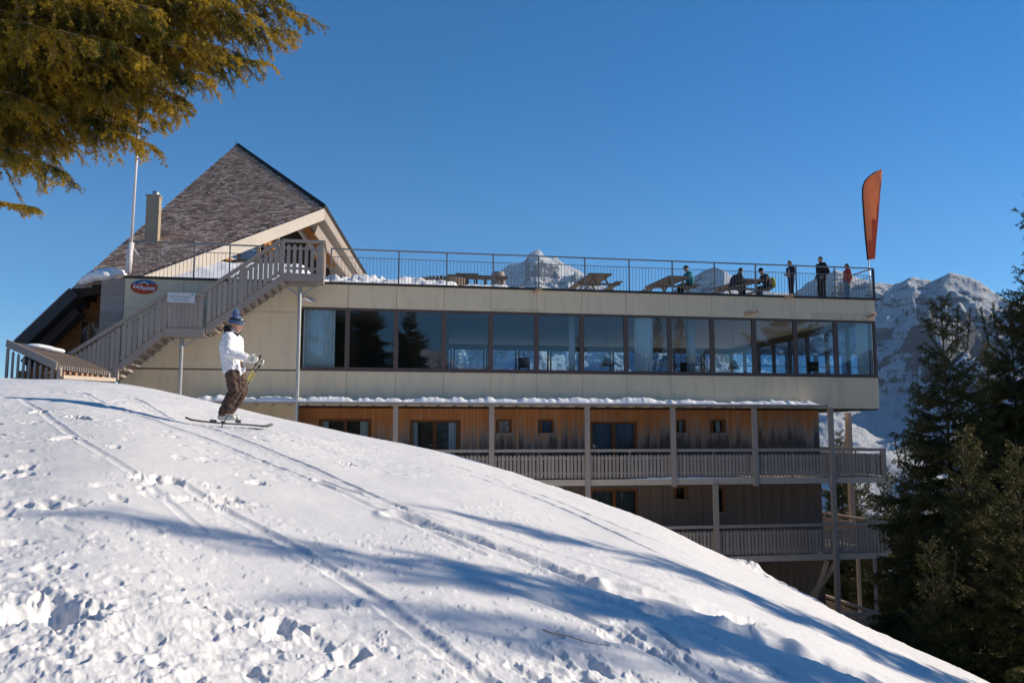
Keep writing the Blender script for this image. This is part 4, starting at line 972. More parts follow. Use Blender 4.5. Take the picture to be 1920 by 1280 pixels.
# snowed in corner of the terrace: round tub, small table, bench, barrel
x, _ = L(830, 515, 2.0); tb = empty('round_tub', W(x, 2.0, ZT + .1), ANG); tag(tb, 'low round slatted wooden tub filled with snow on the terrace', 'tub')
m = MB()
for k in range(44):
    t = 2 * math.pi * k / 44; c_, s_ = math.cos(t), math.sin(t); q = MB().bx(-.055, .055, -.015, .015, 0, .50 + random.uniform(-.015, .01)); q.v = [(1.0 * c_ + v[0] * -s_ + v[1] * c_, 1.0 * s_ + v[0] * c_ + v[1] * s_, v[2]) for v in q.v]; m.add(q.v, q.f)
m.build('staves', M['table_wood'], tb); MB().tube([(0, 0, .0), (0, 0, .44)], .97, 32).build('filling', M['snow_heap'], tb)
hp = MB(); hp.ell((0, 0, .42), .95, .95, .13, None, 24, 8); hp.ell((.3, .2, .5), .4, .4, .08); o = hp.fused('tub_snow', M['snow_heap'], None, .05, 1); o.location = W(x, 2.0, ZT + .1); tag(o, 'domed snow on top of the round tub', 'snow', kind='stuff')
x, _ = L(874, 500, 3.2); o = empty('side_table', W(x, 3.2, ZT + .15), ANG); tag(o, 'small square wooden table standing behind the round tub', 'table')
MB().bx(-.45, .45, -.4, .4, .86, .92).build('tabletop', M['table_wood'], o)
for sx in (-1, 1):
    for sy in (-1, 1): MB().bx(sx * .38 - .03, sx * .38 + .03, sy * .33 - .03, sy * .33 + .03, 0, .86).build('leg', M['table_wood'], o)
x, _ = L(905, 512, 1.6); o = empty('long_bench', W(x, 1.6, ZT + .12), ANG); tag(o, 'long plank bench between the round tub and the folded parasol base', 'bench')
MB().bx(-1.35, .95, -.2, .2, .52, .62).build('seat', M['table_wood'], o)
for sx in (-.8, .1, .75): MB().bx(sx - .04, sx + .04, -.16, .16, 0, .52).build('leg', M['table_wood'], o)
x, _ = L(934, 500, 2.4); o = empty('wooden_barrel', W(x, 2.4, ZT + .12), ANG); tag(o, 'greyish wooden barrel standing upright at the end of the long bench', 'barrel')
MB().tube([(0, 0, 0), (0, 0, .3), (0, 0, .6), (0, 0, .95)], [.24, .29, .29, .24], 20).build('body', M['grey_wood'], o, False)
MB().tube([(0, 0, .22), (0, 0, .26)], .29, 20).build('hoop', M['steel'], o); MB().tube([(0, 0, .68), (0, 0, .72)], .29, 20).build('hoop', M['steel'], o)

# ------------------------------------------------------------------ inside the restaurant
for lab, px0, px1, y in (('pale green curtain filling the leftmost restaurant window', 568, 628, .22), ('white gathered curtain in the window right of the middle', 1190, 1223, .22), ('white curtain drawn at the rightmost restaurant window', 1606, 1638, .22)):
    a, _ = L(px0, 640, y); b, _ = L(px1, 640, y); o = curtain_mesh(b - a, 2.2, (b - a) * 8, .045).build('curtain', M['curtain'], None, True); o.location = W(a, y, 2.2); o.rotation_euler = (0, 0, ANG); tag(o, lab, 'curtain')
def lamp():
    o = empty('pendant_lamp', (0, 0, 0)); MB().tube([(0, 0, 0), (0, 0, -1.5)], .008, 5).build('cord', M['dark'], o)
    q = MB(); q.tube([(0, 0, -1.5), (0, 0, -1.85)], [.08, .26], 18, False); q.build('shade', M['dark'], o); return o
lp = lamp()
lpos = [(1137, 3.0), (1375, 3.6)]
llab = ['left of the middle curtain', 'second from the left in the restaurant', 'leftmost in the restaurant', 'just right of the white column', 'between the white column and the right end', 'rightmost, near the drawn curtain']
for i, (px, y) in enumerate(lpos):
    o = lp if i == 0 else copy_tree(lp); x, _ = L(px, 660, y); o.location = W(x, y, 4.62); tag(o, 'dark pendant lamp ' + llab[i], 'lamp', 'pendant lamps inside the restaurant')
def chair():
    o = empty('chair', (0, 0, 0)); MB().bx(-.22, .22, -.22, .22, .43, .47).build('seat', M['dark'], o); MB().bx(-.22, .22, .19, .23, .55, .95).build('backrest', M['dark'], o)
    for sx in (-.19, .19):
        MB().bx(sx - .02, sx + .02, .19, .23, 0, .55).build('leg', M['dark'], o); MB().bx(sx - .02, sx + .02, -.21, -.17, 0, .43).build('leg', M['dark'], o)
    return o
chp = chair()
for i, (px, y, rz) in enumerate([(795, 1.0, 0), (988, 1.1, .3), (1290, 2.2, .2), (1530, 1.0, 0), (705, 1.2, -.2)]):
    o = chp if i == 0 else copy_tree(chp); x, _ = L(px, 680, y); o.location = W(x, y, Z0 + .01); o.rotation_euler = (0, 0, ANG + rz)
    tag(o, ['dark chair inside the third restaurant window', 'dark chair inside the fifth restaurant window', 'dark chair beside the white column', 'dark chair inside the second window from the right', 'dark chair inside the second restaurant window'][i], 'chair', 'chairs inside the restaurant')

# ------------------------------------------------------------------ firewood shelter at the left
A_ = at(14, 640, 25.2); B_ = at(108, 683, 23.6); C_ = at(204, 695, 25.4); D_w = A_ + (C_ - B_)
sh = empty('firewood_shelter', Vector((B_.x, B_.y, float(ground(B_.x, B_.y)))), 0); tag(sh, 'low wooden firewood shelter with a sloping lid on the snow crest', 'shelter'); so = sh.location.copy()
def HP(mb, name, mat, smooth=False):
    mb.v = [tuple(Vector(v) - so) for v in mb.v]; return mb.build(name, mat, sh, smooth)
nn = (C_ - B_).cross(A_ - B_).normalized(); nn = nn if nn.z > 0 else -nn
M['lid'] = wood('brown_lid_boards', (.17, .13, .11), (.10, .078, .066), grain=(2, 2, 2))
HP(MB().slab([A_, B_, C_, D_w], -nn * .05), 'lid', M['lid'])
m = MB(); m.bar(A_ + Vector((0, -.03, -.05)), B_ + Vector((0, -.03, -.05)), .04, .22); HP(m, 'fascia_board', M['grey_wood_h'])
m = MB()
for k in range(9):
    t = (k + .3) / 9; p = A_.lerp(B_, t); gz = float(ground(p.x, p.y)); w = .055 if 0 < k < 8 else .075
    d = (B_ - A_); d.z = 0; d.normalize(); 
    pa = p - d * w; pb = p + d * w; zt = p.z - .17 - (0.06 if 0 < k < 8 else 0); o3 = Vector((d.y, -d.x, 0)) * .03
    m.slab([Vector((pa.x, pa.y, gz - .3)), Vector((pb.x, pb.y, gz - .3)), Vector((pb.x, pb.y, zt - .03)), Vector((p.x, p.y, zt + .03)), Vector((pa.x, pa.y, zt - .03))], o3)
HP(m, 'slats', M['grey_wood'])
m = MB(); d = (C_ - B_); d.z = 0; d.normalize(); o3 = Vector((d.y, -d.x, 0))
z1 = at(108, 706, 23.6).z; z2 = at(213, 712, 25.5).z; b0 = Vector((B_.x, B_.y, z1)) + o3 * .12 + d * .1; b1 = Vector((C_.x, C_.y, z2)) + o3 * .12 + d * .15; m.bar(b0, b1, .04, .11)
for k in range(22): p = B_.lerp(C_, (k + .5) / 22) + Vector((0, 0, -.08)) + o3 * .01; m.bx(p.x - .03, p.x + .03, p.y - .01, p.y + .01, p.z - .06, p.z + .06)
HP(m, 'front_board', M['pale_wood'])
m = MB()
for p in (B_ + d * .05, C_ - d * .05): m.bx(p.x - .05, p.x + .05, p.y + .0, p.y + .1, float(ground(p.x, p.y)) - .4, p.z - .07)
HP(m, 'post', M['grey_wood'])
M['log'] = simple('split_log', (.36, .20, .13), .8, .4, 14); logs = []
inn = -o3; tot = (C_ - B_).length
for row in range(5):
    for k in range(9):
        t = (k + .5 + .5 * (row % 2) * .6) / 9.4; p = B_.lerp(C_, t); r = random.uniform(.045, .062)
        z = p.z - .20 - row * .115 + random.uniform(-.01, .01); gz = float(ground(p.x, p.y))
        if z < gz - .05: continue
        m = MB(); n = random.choice([5, 6, 7]); m.tube([(0, 0, 0), tuple(inn * .5)], r, n); o = m.build('split_log', M['log']); o.location = Vector((p.x, p.y, z)) + o3 * random.uniform(-.05, .02)
        tag(o, 'short split log stacked under the shelter lid', 'log', 'split logs stacked in the firewood shelter')
hp = MB()
for (t, s_, r_) in ((.25, .75, .28), (.42, .72, .3), (.6, .62, .26), (.78, .6, .24)):
    p = A_ + (B_ - A_) * (1 - s_) * .6 + (C_ - B_) * t * .55 + nn * .02 + (D_w - A_) * .25; hp.ell(tuple(p - so), r_ * 1.3, r_, .10)
o = hp.fused('lid_snow', M['snow_heap'], None, .03, 2); o.location = so; tag(o, 'snow patches lying on the firewood shelter lid', 'snow', kind='stuff')

# fallen twig on the snow
tp = [(1018, 1191), (1036, 1199), (1066, 1203), (1096, 1214), (1142, 1222)]
W_ = [ground_hit(*q) + Vector((0, 0, .035)) for q in tp]; m = MB(); m.tube([tuple(p - W_[0]) for p in W_], [.005, .0045, .004, .003, .002], 6)
q = W_[1] - W_[0]; m.tube([tuple(q), tuple(q + Vector((.05, .02, .02)))], [.003, .0015], 5); o = m.build('fallen_twig', M['twig']); o.location = W_[0]; tag(o, 'thin dark twig lying on the snow in the foreground', 'twig')
# ------------------------------------------------------------------ conifers
def norm(a): return a / (np.linalg.norm(a, axis=-1, keepdims=True) + 1e-9)
def needles(segs, per_m, ln, wd, spread=.9, seed=1, down=0.):
    r = np.random.default_rng(seed); A = np.array([s_[0] for s_ in segs], float); B = np.array([s_[1] for s_ in segs], float)
    D = B - A; l = np.linalg.norm(D, axis=1); n = np.maximum(1, (l * per_m + r.random(len(l))).astype(int)); idx = np.repeat(np.arange(len(l)), n)
    t = r.random(len(idx))[:, None]; p = A[idx] + D[idx] * t; ax = norm(D[idx]); q = r.normal(size=(len(idx), 3)); q[:, 2] -= down; pr = norm(q - ax * (q * ax).sum(1, keepdims=True))
    d = norm(ax * (1 - spread * .35) + pr * spread); L_ = ln * r.uniform(.6, 1.25, (len(idx), 1)); w = norm(np.cross(d, r.normal(size=(len(idx), 3)))) * wd * .5
    tip = p + d * L_; mid = p + d * L_ * .45
    v = np.stack([p, mid + w, tip, mid - w], 1).reshape(-1, 3); f = np.arange(len(v)).reshape(-1, 4); return v, f
def twigs_mesh(segs, r0, n=3):
    A = np.array([s_[0] for s_ in segs], float); B = np.array([s_[1] for s_ in segs], float); ra = np.array([s_[2] for s_ in segs])[:, None]; D = norm(B - A)
    q = np.where(np.abs(D[:, 2:3]) < .9, np.array([[0, 0, 1.]]), np.array([[1., 0, 0]])); s1 = norm(np.cross(D, q)); s2 = np.cross(D, s1); vs = []
    for P_, k in ((A, 1.), (B, .6)):
        for j in range(n): a = 2 * math.pi * j / n; vs.append(P_ + (s1 * math.cos(a) + s2 * math.sin(a)) * ra * k)
    V_ = np.stack(vs, 1); m = len(A); base = (np.arange(m) * 2 * n)[:, None]; f = []
    for j in range(n): f.append(np.concatenate([base + j, base + (j + 1) % n, base + n + (j + 1) % n, base + n + j], 1))
    return V_.reshape(-1, 3), np.stack(f, 1).reshape(-1, 4)
def grow_branch(S0, az, Lb, s0, c, segs, wood_, rnd, lat=.42, sp=.11, droop=.25, hang=0.):
    n = max(4, int(Lb / .25)); side0 = np.array([-math.sin(az), math.cos(az), 0]); fwd = np.array([math.cos(az), math.sin(az), 0]); bend = rnd.uniform(-.12, .12)
    def pos(t): return S0 + fwd * (Lb * t) + side0 * (bend * Lb * t * t) + np.array([0, 0, Lb * (s0 * t + c * t * t)])
    pp = [pos(i / n) for i in range(n + 1)]
    for i in range(n): wood_.append((pp[i], pp[i + 1], .006 + .018 * Lb * (1 - i / n) * .6))
    for i in range(n // 3, n): segs.append((pp[i], pp[i + 1]))
    m = int(Lb / sp)
    for i in range(m):
        t = .12 + .88 * (i + rnd.random()) / m
        if t > 1: t = 1
        for sd in (-1, 1):
            if rnd.random() < .12: continue
            ll = (lat * Lb * (1 - t) ** .75 + .10) * rnd.uniform(.65, 1.2); d = fwd * rnd.uniform(.45, .9) + side0 * sd * rnd.uniform(.6, 1.) + np.array([0, 0, -droop * rnd.uniform(.2, 1.8)]); d = d / np.linalg.norm(d)
            a = pos(t); b = a + d * ll * .55; e = b + (d + np.array([0, 0, -.22 - hang])) * ll * .45
            segs.append((a, b)); segs.append((b, e))
            if ll > .32:
                for k in range(int(ll / .13)):
                    u = (k + .5) / int(ll / .13); q = a + (e - a) * u; dd = d * .6 + np.cross(d, [0, 0, 1]) * rnd.choice([-1, 1]) * .7 + np.array([0, 0, -rnd.uniform(.0, .6) - hang]); segs.append((q, q + dd / np.linalg.norm(dd) * rnd.uniform(.08, .2)))
def spruce(height, radius, seed, top_spars=0, power=.85, per_m=75, nl=.07, nw=.016, low=.06, mat='needles', whorl=.33, nb=7):
    rnd = random.Random(seed); segs = []; wd = []; root = empty('spruce_tree', (0, 0, 0)); h = height - .25
    while h > height * low:
        fr = (height - h) / height; Lr = radius * fr ** power * rnd.uniform(.78, 1.15) + .12; k = nb if fr > .15 else 4
        a0 = rnd.uniform(0, 6.28)
        for j in range(k):
            az = a0 + 6.28 * j / k + rnd.uniform(-.35, .35); Lb = Lr * rnd.uniform(.62, 1.18)
            if rnd.random() < .05: continue
            s0 = .55 - 1.15 * min(1, fr * 2.2) + rnd.uniform(-.15, .15); grow_branch(np.array([0, 0, h + rnd.uniform(-.15, .15)]), az, Lb, s0, .30, segs, wd, rnd, droop=.2 + .35 * fr, hang=.25 * fr)
        h -= whorl * rnd.uniform(.7, 1.3) * (1. if fr > .12 else .9)
    for i in range(12): segs.append(((0, 0, height - 1.3 + .1 * i), (0, 0, height - 1.2 + .1 * i)))
    for (dx, hh, lo) in ([(.5, .75, 1.9), (.85, .6, 2.0), (-.45, .35, 1.6)][:top_spars]):
        a = np.array([dx * .15, 0, height - lo]); b = np.array([dx * .8, .05, height - lo + .5]); c_ = np.array([dx, .05, height - (1 - hh)]); wd.append((a, b, .025)); wd.append((b, c_, .02)); segs += [(a, b), (b, c_)]
        for k in range(7):
            q = b + (c_ - b) * k / 7; az = rnd.uniform(0, 6.28); segs.append((q, q + np.array([math.cos(az) * .22, math.sin(az) * .22, .12])))
    tr = MB(); tr.tube([(0, 0, -.5), (.02, 0, height * .3), (0, .02, height * .7), (0, 0, height)], [radius * .085, radius * .065, .045, .008], 9); tr.build('trunk', M['bark'], root, True)
    v, f = twigs_mesh(wd, .01); me = np_mesh('branches', v, f, 4); link_mesh('branches', me, M['bark'], root)
    v, f = needles(segs, per_m, nl, nw, seed=seed); me = np_mesh('crown', v, f, 4); link_mesh('crown', me, M[mat], root)
    return root
def gz(x, y): return float(ground(x, y))
def place(root, px, depth, ytop, height, lab, rz=0, sc=1, y=None, grp='spruces growing below the building'):
    P0 = at(px, ytop, depth); s_ = sc; root.scale = (s_, s_, s_); root.location = (P0.x, P0.y, P0.z - height * s_); root.rotation_euler = (0, 0, rz); tag(root, lab, 'tree', grp)
HA = 15.0
tA = spruce(HA, 3.6, 5, 3, power=.78, per_m=95, nl=.085, nw=.024); place(tA, 1764, 24, 556, HA, 'dark spruce with bare forked tips rising in front of the cliff')
tB = spruce(18.0, 5.0, 9, 0, power=.75, per_m=75, nl=.09, nw=.025); place(tB, 1985, 25, 270, 18.0, 'tallest spruce, cut by the right edge of the view', 0, 1.0)
def cp(src, px, depth, ytop, h, lab, rz, sc=1): c_ = copy_tree(src); place(c_, px, depth, ytop, h, lab, rz, sc); return c_
cp(tA, 1892, 25, 548, HA, 'dense spruce standing between the forked spruce and the tallest one', 2.1, 1.0)
cp(tA, 1812, 21, 800, HA, 'low dark spruce in front, its top below the forked spruce', 4.0, .8)
cp(tA, 1905, 19, 830, HA, 'dark spruce at the lower right corner of the view', 1.2, .8)
cp(tA, 1712, 30, 800, HA, 'spruce behind the balcony corner, left of the forked spruce', 3.3, .9)
cp(tA, 1655, 40, 868, HA, 'spruce seen beyond the lower balcony corner', .6, .95)
cp(tA, 1574, 47, 806, HA, 'small spruce tip seen between the balcony posts', 5.0, .8)
cp(tA, 1612, 44, 880, HA, 'spruce behind the balcony posts, lower than its neighbour', 2.7, .95)
cp(tA, 1745, 19.5, 1010, HA, 'lowest spruce top just above the snow shoulder at the right', 5.7, .6)
cp(tA, 1850, 34, 640, HA, 'spruce filling the gap behind the forked one', 1.0, .8)
# trees standing off to the right whose shadows reach across the slope: the tip of each shadow fixes where it stands
def shadow_tree(src, px, py, dist, h, sc, lab, rz, slim=.6):
    tip = ground_hit(px, py); x = tip.x + SD.x / SD.xy.length * dist; y = tip.y + SD.y / SD.xy.length * dist; z = tip.z + dist * math.tan(SUN_EL)
    c_ = copy_tree(src); c_.scale = (sc * slim, sc * slim, sc); c_.location = (x, y, z - h * sc); c_.rotation_euler = (0, 0, rz); tag(c_, lab, 'tree', 'spruces growing off to the right'); return c_
#@@SHADOWTREES
shadow_tree(tB, 60, 962, 16, 18.0, .62, 'spruce off the right side whose shadow tip reaches the left edge', 1.9, .6)
shadow_tree(tA, 800, 948, 19, HA, 1.0, 'spruce off the right side shading the ski tracks', 3.1)
shadow_tree(tA, 520, 1112, 20, HA, 1.0, 'spruce off the right side throwing the lowest shadow band', 4.4, .55)

for (x, y, rz, sc, lab) in ((-3, -20, .3, .85, 'unseen spruce added behind the viewer to darken the leftmost restaurant window'), (.5, -15, 2.2, .75, 'unseen spruce added behind the viewer for window reflections, nearest of its group'), (3.8, -20, 4.1, .9, 'unseen spruce added behind the viewer to darken the second restaurant window'), (7.2, -17, 5.0, .8, 'unseen spruce added behind the viewer to darken the third restaurant window')):
    c_ = copy_tree(tB); c_.scale = (sc,) * 3; c_.location = (x, y, gz(x, y)); c_.rotation_euler = (0, 0, rz); tag(c_, lab, 'tree', 'unseen spruces added behind the viewer for window reflections')  # unseen trees, added so the left windows reflect something dark

# near spruce: trunk left of the view, overhanging boughs with sunlight put into the needle colour
def near_tree():
    rnd = random.Random(3); Y0 = 7.2; X0 = -6.6; g0 = gz(X0, Y0); root = empty('overhanging_spruce', (X0, Y0, g0)); tag(root, 'near spruce with sunlit-tinted golden boughs hanging over the upper left corner', 'tree')
    base = np.array([X0, Y0, g0]); segs = []; wd = []
    tips = [(578, 30, 6.6), (500, 118, 6.4), (470, 60, 7.2), (420, 90, 6.2), (385, 10, 6.8), (520, -40, 6.9), (330, 60, 7.5), (350, 205, 6.3), (330, 150, 7.0), (280, 110, 6.0), (285, 272, 6.4), (230, 190, 7.2), (250, 60, 6.4), (200, 130, 6.2), (190, 245, 6.6), (120, 322, 6.2), (150, 200, 7.2),
            (100, 150, 6.5), (95, 265, 7.0), (60, 90, 6.0), (40, 215, 6.5), (20, 140, 7.0), (-30, 230, 6.8), (150, 40, 7.2), (60, 10, 6.6), (250, -20, 7.0), (-20, 60, 6.4), (400, 150, 6.9), (180, 80, 5.8), (300, 20, 5.9), (440, 10, 6.3), (100, 60, 7.6), (360, 110, 7.7), (60, 300, 6.9), (310, 225, 6.8), (345, 185, 6.5), (265, 240, 6.7), (215, 235, 6.5), (105, 290, 6.5), (135, 270, 6.8), (60, 255, 6.6), (450, 100, 6.5), (545, 60, 6.5), (540, 5, 6.7), (480, 30, 6.3), (400, 110, 6.4), (350, 140, 6.3), (300, 180, 6.3), (240, 215, 6.9), (190, 190, 6.4), (220, 20, 7.4), (20, 40, 6.9), (130, 110, 6.6), (240, 140, 6.6), (310, 90, 6.5), (30, 90, 7.3), (390, 50, 7.4), (160, 150, 6.3), (280, 50, 7.1), (90, 200, 6.2), (0, 180, 6.4),
            (68, 392, 6.6)]
    for (px, py, dp) in tips:
        tip = np.array(at(px, py, dp)); low_ = (px, py) == (68, 392)
        st = np.array([X0, Y0, tip[2] + (rnd.uniform(.5, 1.3) if not low_ else .25)]); v = tip - st; n = 22; Lb = np.linalg.norm(v)
        sag = rnd.uniform(.12, .3); jit = np.cumsum(np.array([[rnd.gauss(0, .012), rnd.gauss(0, .012), rnd.gauss(0, .01)] for _ in range(n + 1)]), 0); jit -= np.linspace(0, 1, n + 1)[:, None] * jit[-1]
        pts = [st + v * (i / n) + np.array([0, 0, sag * math.sin(math.pi * i / n) * (1 if not low_ else .2)]) + jit[i] for i in range(n + 1)]
        for i in range(n): wd.append((pts[i], pts[i + 1], .005 + .022 * (1 - i / n)))
        vd = v / Lb; sd0 = np.cross(vd, [0, 0, 1]); sd0 /= np.linalg.norm(sd0); up = np.cross(sd0, vd)
        i0 = int(n * (.42 if not low_ else .86))
        for i in range(i0, n): segs.append((pts[i], pts[i + 1]))
        m = int((1 - i0 / n) * Lb / .032)
        for k in range(m):
            t = i0 / n + (1 - i0 / n) * (k + rnd.random()) / m; fi = min(t * n, n - .001); ii = int(fi); a = pts[ii] + (pts[ii + 1] - pts[ii]) * (fi - ii)
            tl = (1 - t) * Lb; ll = min(.55, .14 + .34 * tl) * rnd.uniform(.45, 1.2) * (.8 if low_ else 1); ang = rnd.choice([-1, 1]) * rnd.uniform(.3, 1.0) * 1.5
            d = vd * rnd.uniform(.6, 1.0) + sd0 * math.sin(ang) * .8 + up * math.cos(ang) * .12 + np.array([0, 0, -rnd.uniform(.2, 1.35 if not low_ else .35)]); d /= np.linalg.norm(d)
            nn_ = 4; q = a.copy(); dd = d.copy()
            for s_ in range(nn_):
                e = q + dd * ll / nn_; segs.append((q, e)); wd.append((q, e, .003))
                if s_ >= 0:
                    for _ in range(3 if ll > .2 else 2):
                        d3 = dd * .8 + np.array([rnd.gauss(0, .6), rnd.gauss(0, .6), -rnd.uniform(-.1, .5)]); d3 /= np.linalg.norm(d3); u = q + (e - q) * rnd.random(); segs.append((u, u + d3 * rnd.uniform(.035, .09)))
                q = e; dd = dd + np.array([rnd.gauss(0, .08), rnd.gauss(0, .08), -.16 if not low_ else -.03]); dd /= np.linalg.norm(dd)
    # bare dead twigs hanging
    for (px, py) in ((215, 250), (200, 262), (182, 255), (160, 240), (395, 130), (405, 145), (30, 260), (330, 110), (300, 130)):
        q = np.array(at(px, py - 45, 6.6)); 
        for k in range(9): e = q + np.array([rnd.gauss(.0, .02), rnd.gauss(0, .02), -.035]); wd.append((q, e, .002)); wd.append((e, e + np.array([rnd.gauss(0, .03), 0, -.03]), .0013)); q = e
    loc = base
    segs = [(a - loc, b - loc) for a, b in segs]; wd = [(a - loc, b - loc, r) for a, b, r in wd]
    MB().tube([(0, 0, -.4), (.03, 0, 3), (0, .03, 7), (.02, 0, 12)], [.24, .2, .15, .04], 14).build('trunk', M['bark'], root, True)
    # rest of the crown above and behind the view
    s2 = []; h = 11.8
    while h > 6.2:
        fr = (12 - h) / 12
        for j in range(6): grow_branch(np.array([0, 0, h]), rnd.uniform(0, 6.28), 3.6 * fr + .3, -.1, .1, s2, wd, rnd, sp=.16)
        h -= .45
    v, f = twigs_mesh(wd, .01); link_mesh('branches', np_mesh('branches', v, f, 4), M['twig'], root)
    v, f = needles(segs, 430, .022, .0055, spread=.8, seed=4); v2, f2 = needles(s2, 60, .06, .012, seed=6)
    link_mesh('crown', np_mesh('crown', np.concatenate([v, v2]), np.concatenate([f, f2 + len(v)]), 4), M['needles_sunlit_tint'], root)
    print('near segs', len(segs), 'needles', len(f))
near_tree()

# ------------------------------------------------------------------ people
def add_head(b, c, s=1.0, fwd=(1, 0, 0), pitch=0.0):
    """face towards fwd; c = head centre; returns rotation (columns: x forward, y left, z up)"""
    f = Vector(fwd).normalized(); f = Vector((f.x * math.cos(pitch), f.y * math.cos(pitch), math.sin(pitch))); l = Vector((0, 0, 1)).cross(f).normalized(); u = f.cross(l)
    Mx = Matrix((f, l, u)).transposed(); c = Vector(c); g = lambda x, y, z: c + Mx @ (Vector((x, y, z)) * s)
    b.ell(c, .098 * s, .078 * s, .118 * s, Mx, 18, 12)
    b.ell(g(.03, 0, -.06), .062 * s, .056 * s, .062 * s, Mx); b.ell(g(.075, 0, -.095), .022 * s, .026 * s, .02 * s, Mx)   # jaw, chin
    b.cap(g(.088, 0, .012), g(.112, 0, -.025), .010 * s, .016 * s, 8)                                                  # nose
    b.ell(g(.088, 0, -.055), .014 * s, .026 * s, .006 * s, Mx); b.ell(g(.086, 0, -.068), .014 * s, .022 * s, .006 * s, Mx)   # lips
    for k in (-1, 1):
        b.ell(g(.082, .03 * k, .028), .014 * s, .022 * s, .008 * s, Mx)           # brow
        b.ell(g(.078, .031 * k, .004), .012 * s, .014 * s, .011 * s, Mx, 8, 6)    # eye
        b.ell(g(-.005, .078 * k, -.01), .018 * s, .010 * s, .030 * s, Mx, 8, 6)   # ear
    return Mx, g
def add_hand(b, w, d, palm_n, side, s=1.0, curl=.6):
    """w wrist, d direction of palm, palm_n direction the palm faces, side = thumb side vector"""
    w = Vector(w); d = Vector(d).normalized(); t = Vector(side); t = (t - d * t.dot(d)).normalized(); n = Vector(palm_n); n = (n - d * n.dot(d) - t * n.dot(t)).normalized()
    for k in (-.028, 0, .028): b.cap(w + t * k * .6 * s, w + (d * .085 + t * k) * s, .020 * s, .016 * s, 8)
    for i, (o, ln) in enumerate(((.033, .072), (.011, .08), (-.011, .075), (-.032, .058))):
        p = w + (d * .09 + t * o) * s; dd = d; 
        for q, fr in enumerate((.45, .32, .23)):
            a = curl * (.5 + q * .45); dd = (d * math.cos(a * (q + 1) * .8) + n * math.sin(min(a * (q + 1) * .8, 2.6))).normalized(); e = p + dd * ln * fr * s; b.cap(p, e, (.0100 - .001 * q) * s, (.0092 - .001 * q) * s, 7); p = e
    p = w + (d * .03 + t * .032) * s; e = p + (d * .6 + t * .75 + n * .25).normalized() * .034 * s; b.cap(p, e, .013 * s, .011 * s, 8); e2 = e + (d * .8 + t * .2 + n * .6).normalized() * .03 * s; b.cap(e, e2, .011 * s, .0095 * s, 8)
def limb(b, pts, rs, n=12):
    for i in range(len(pts) - 1): b.cap(pts[i], pts[i + 1], rs[i], rs[i + 1], n)
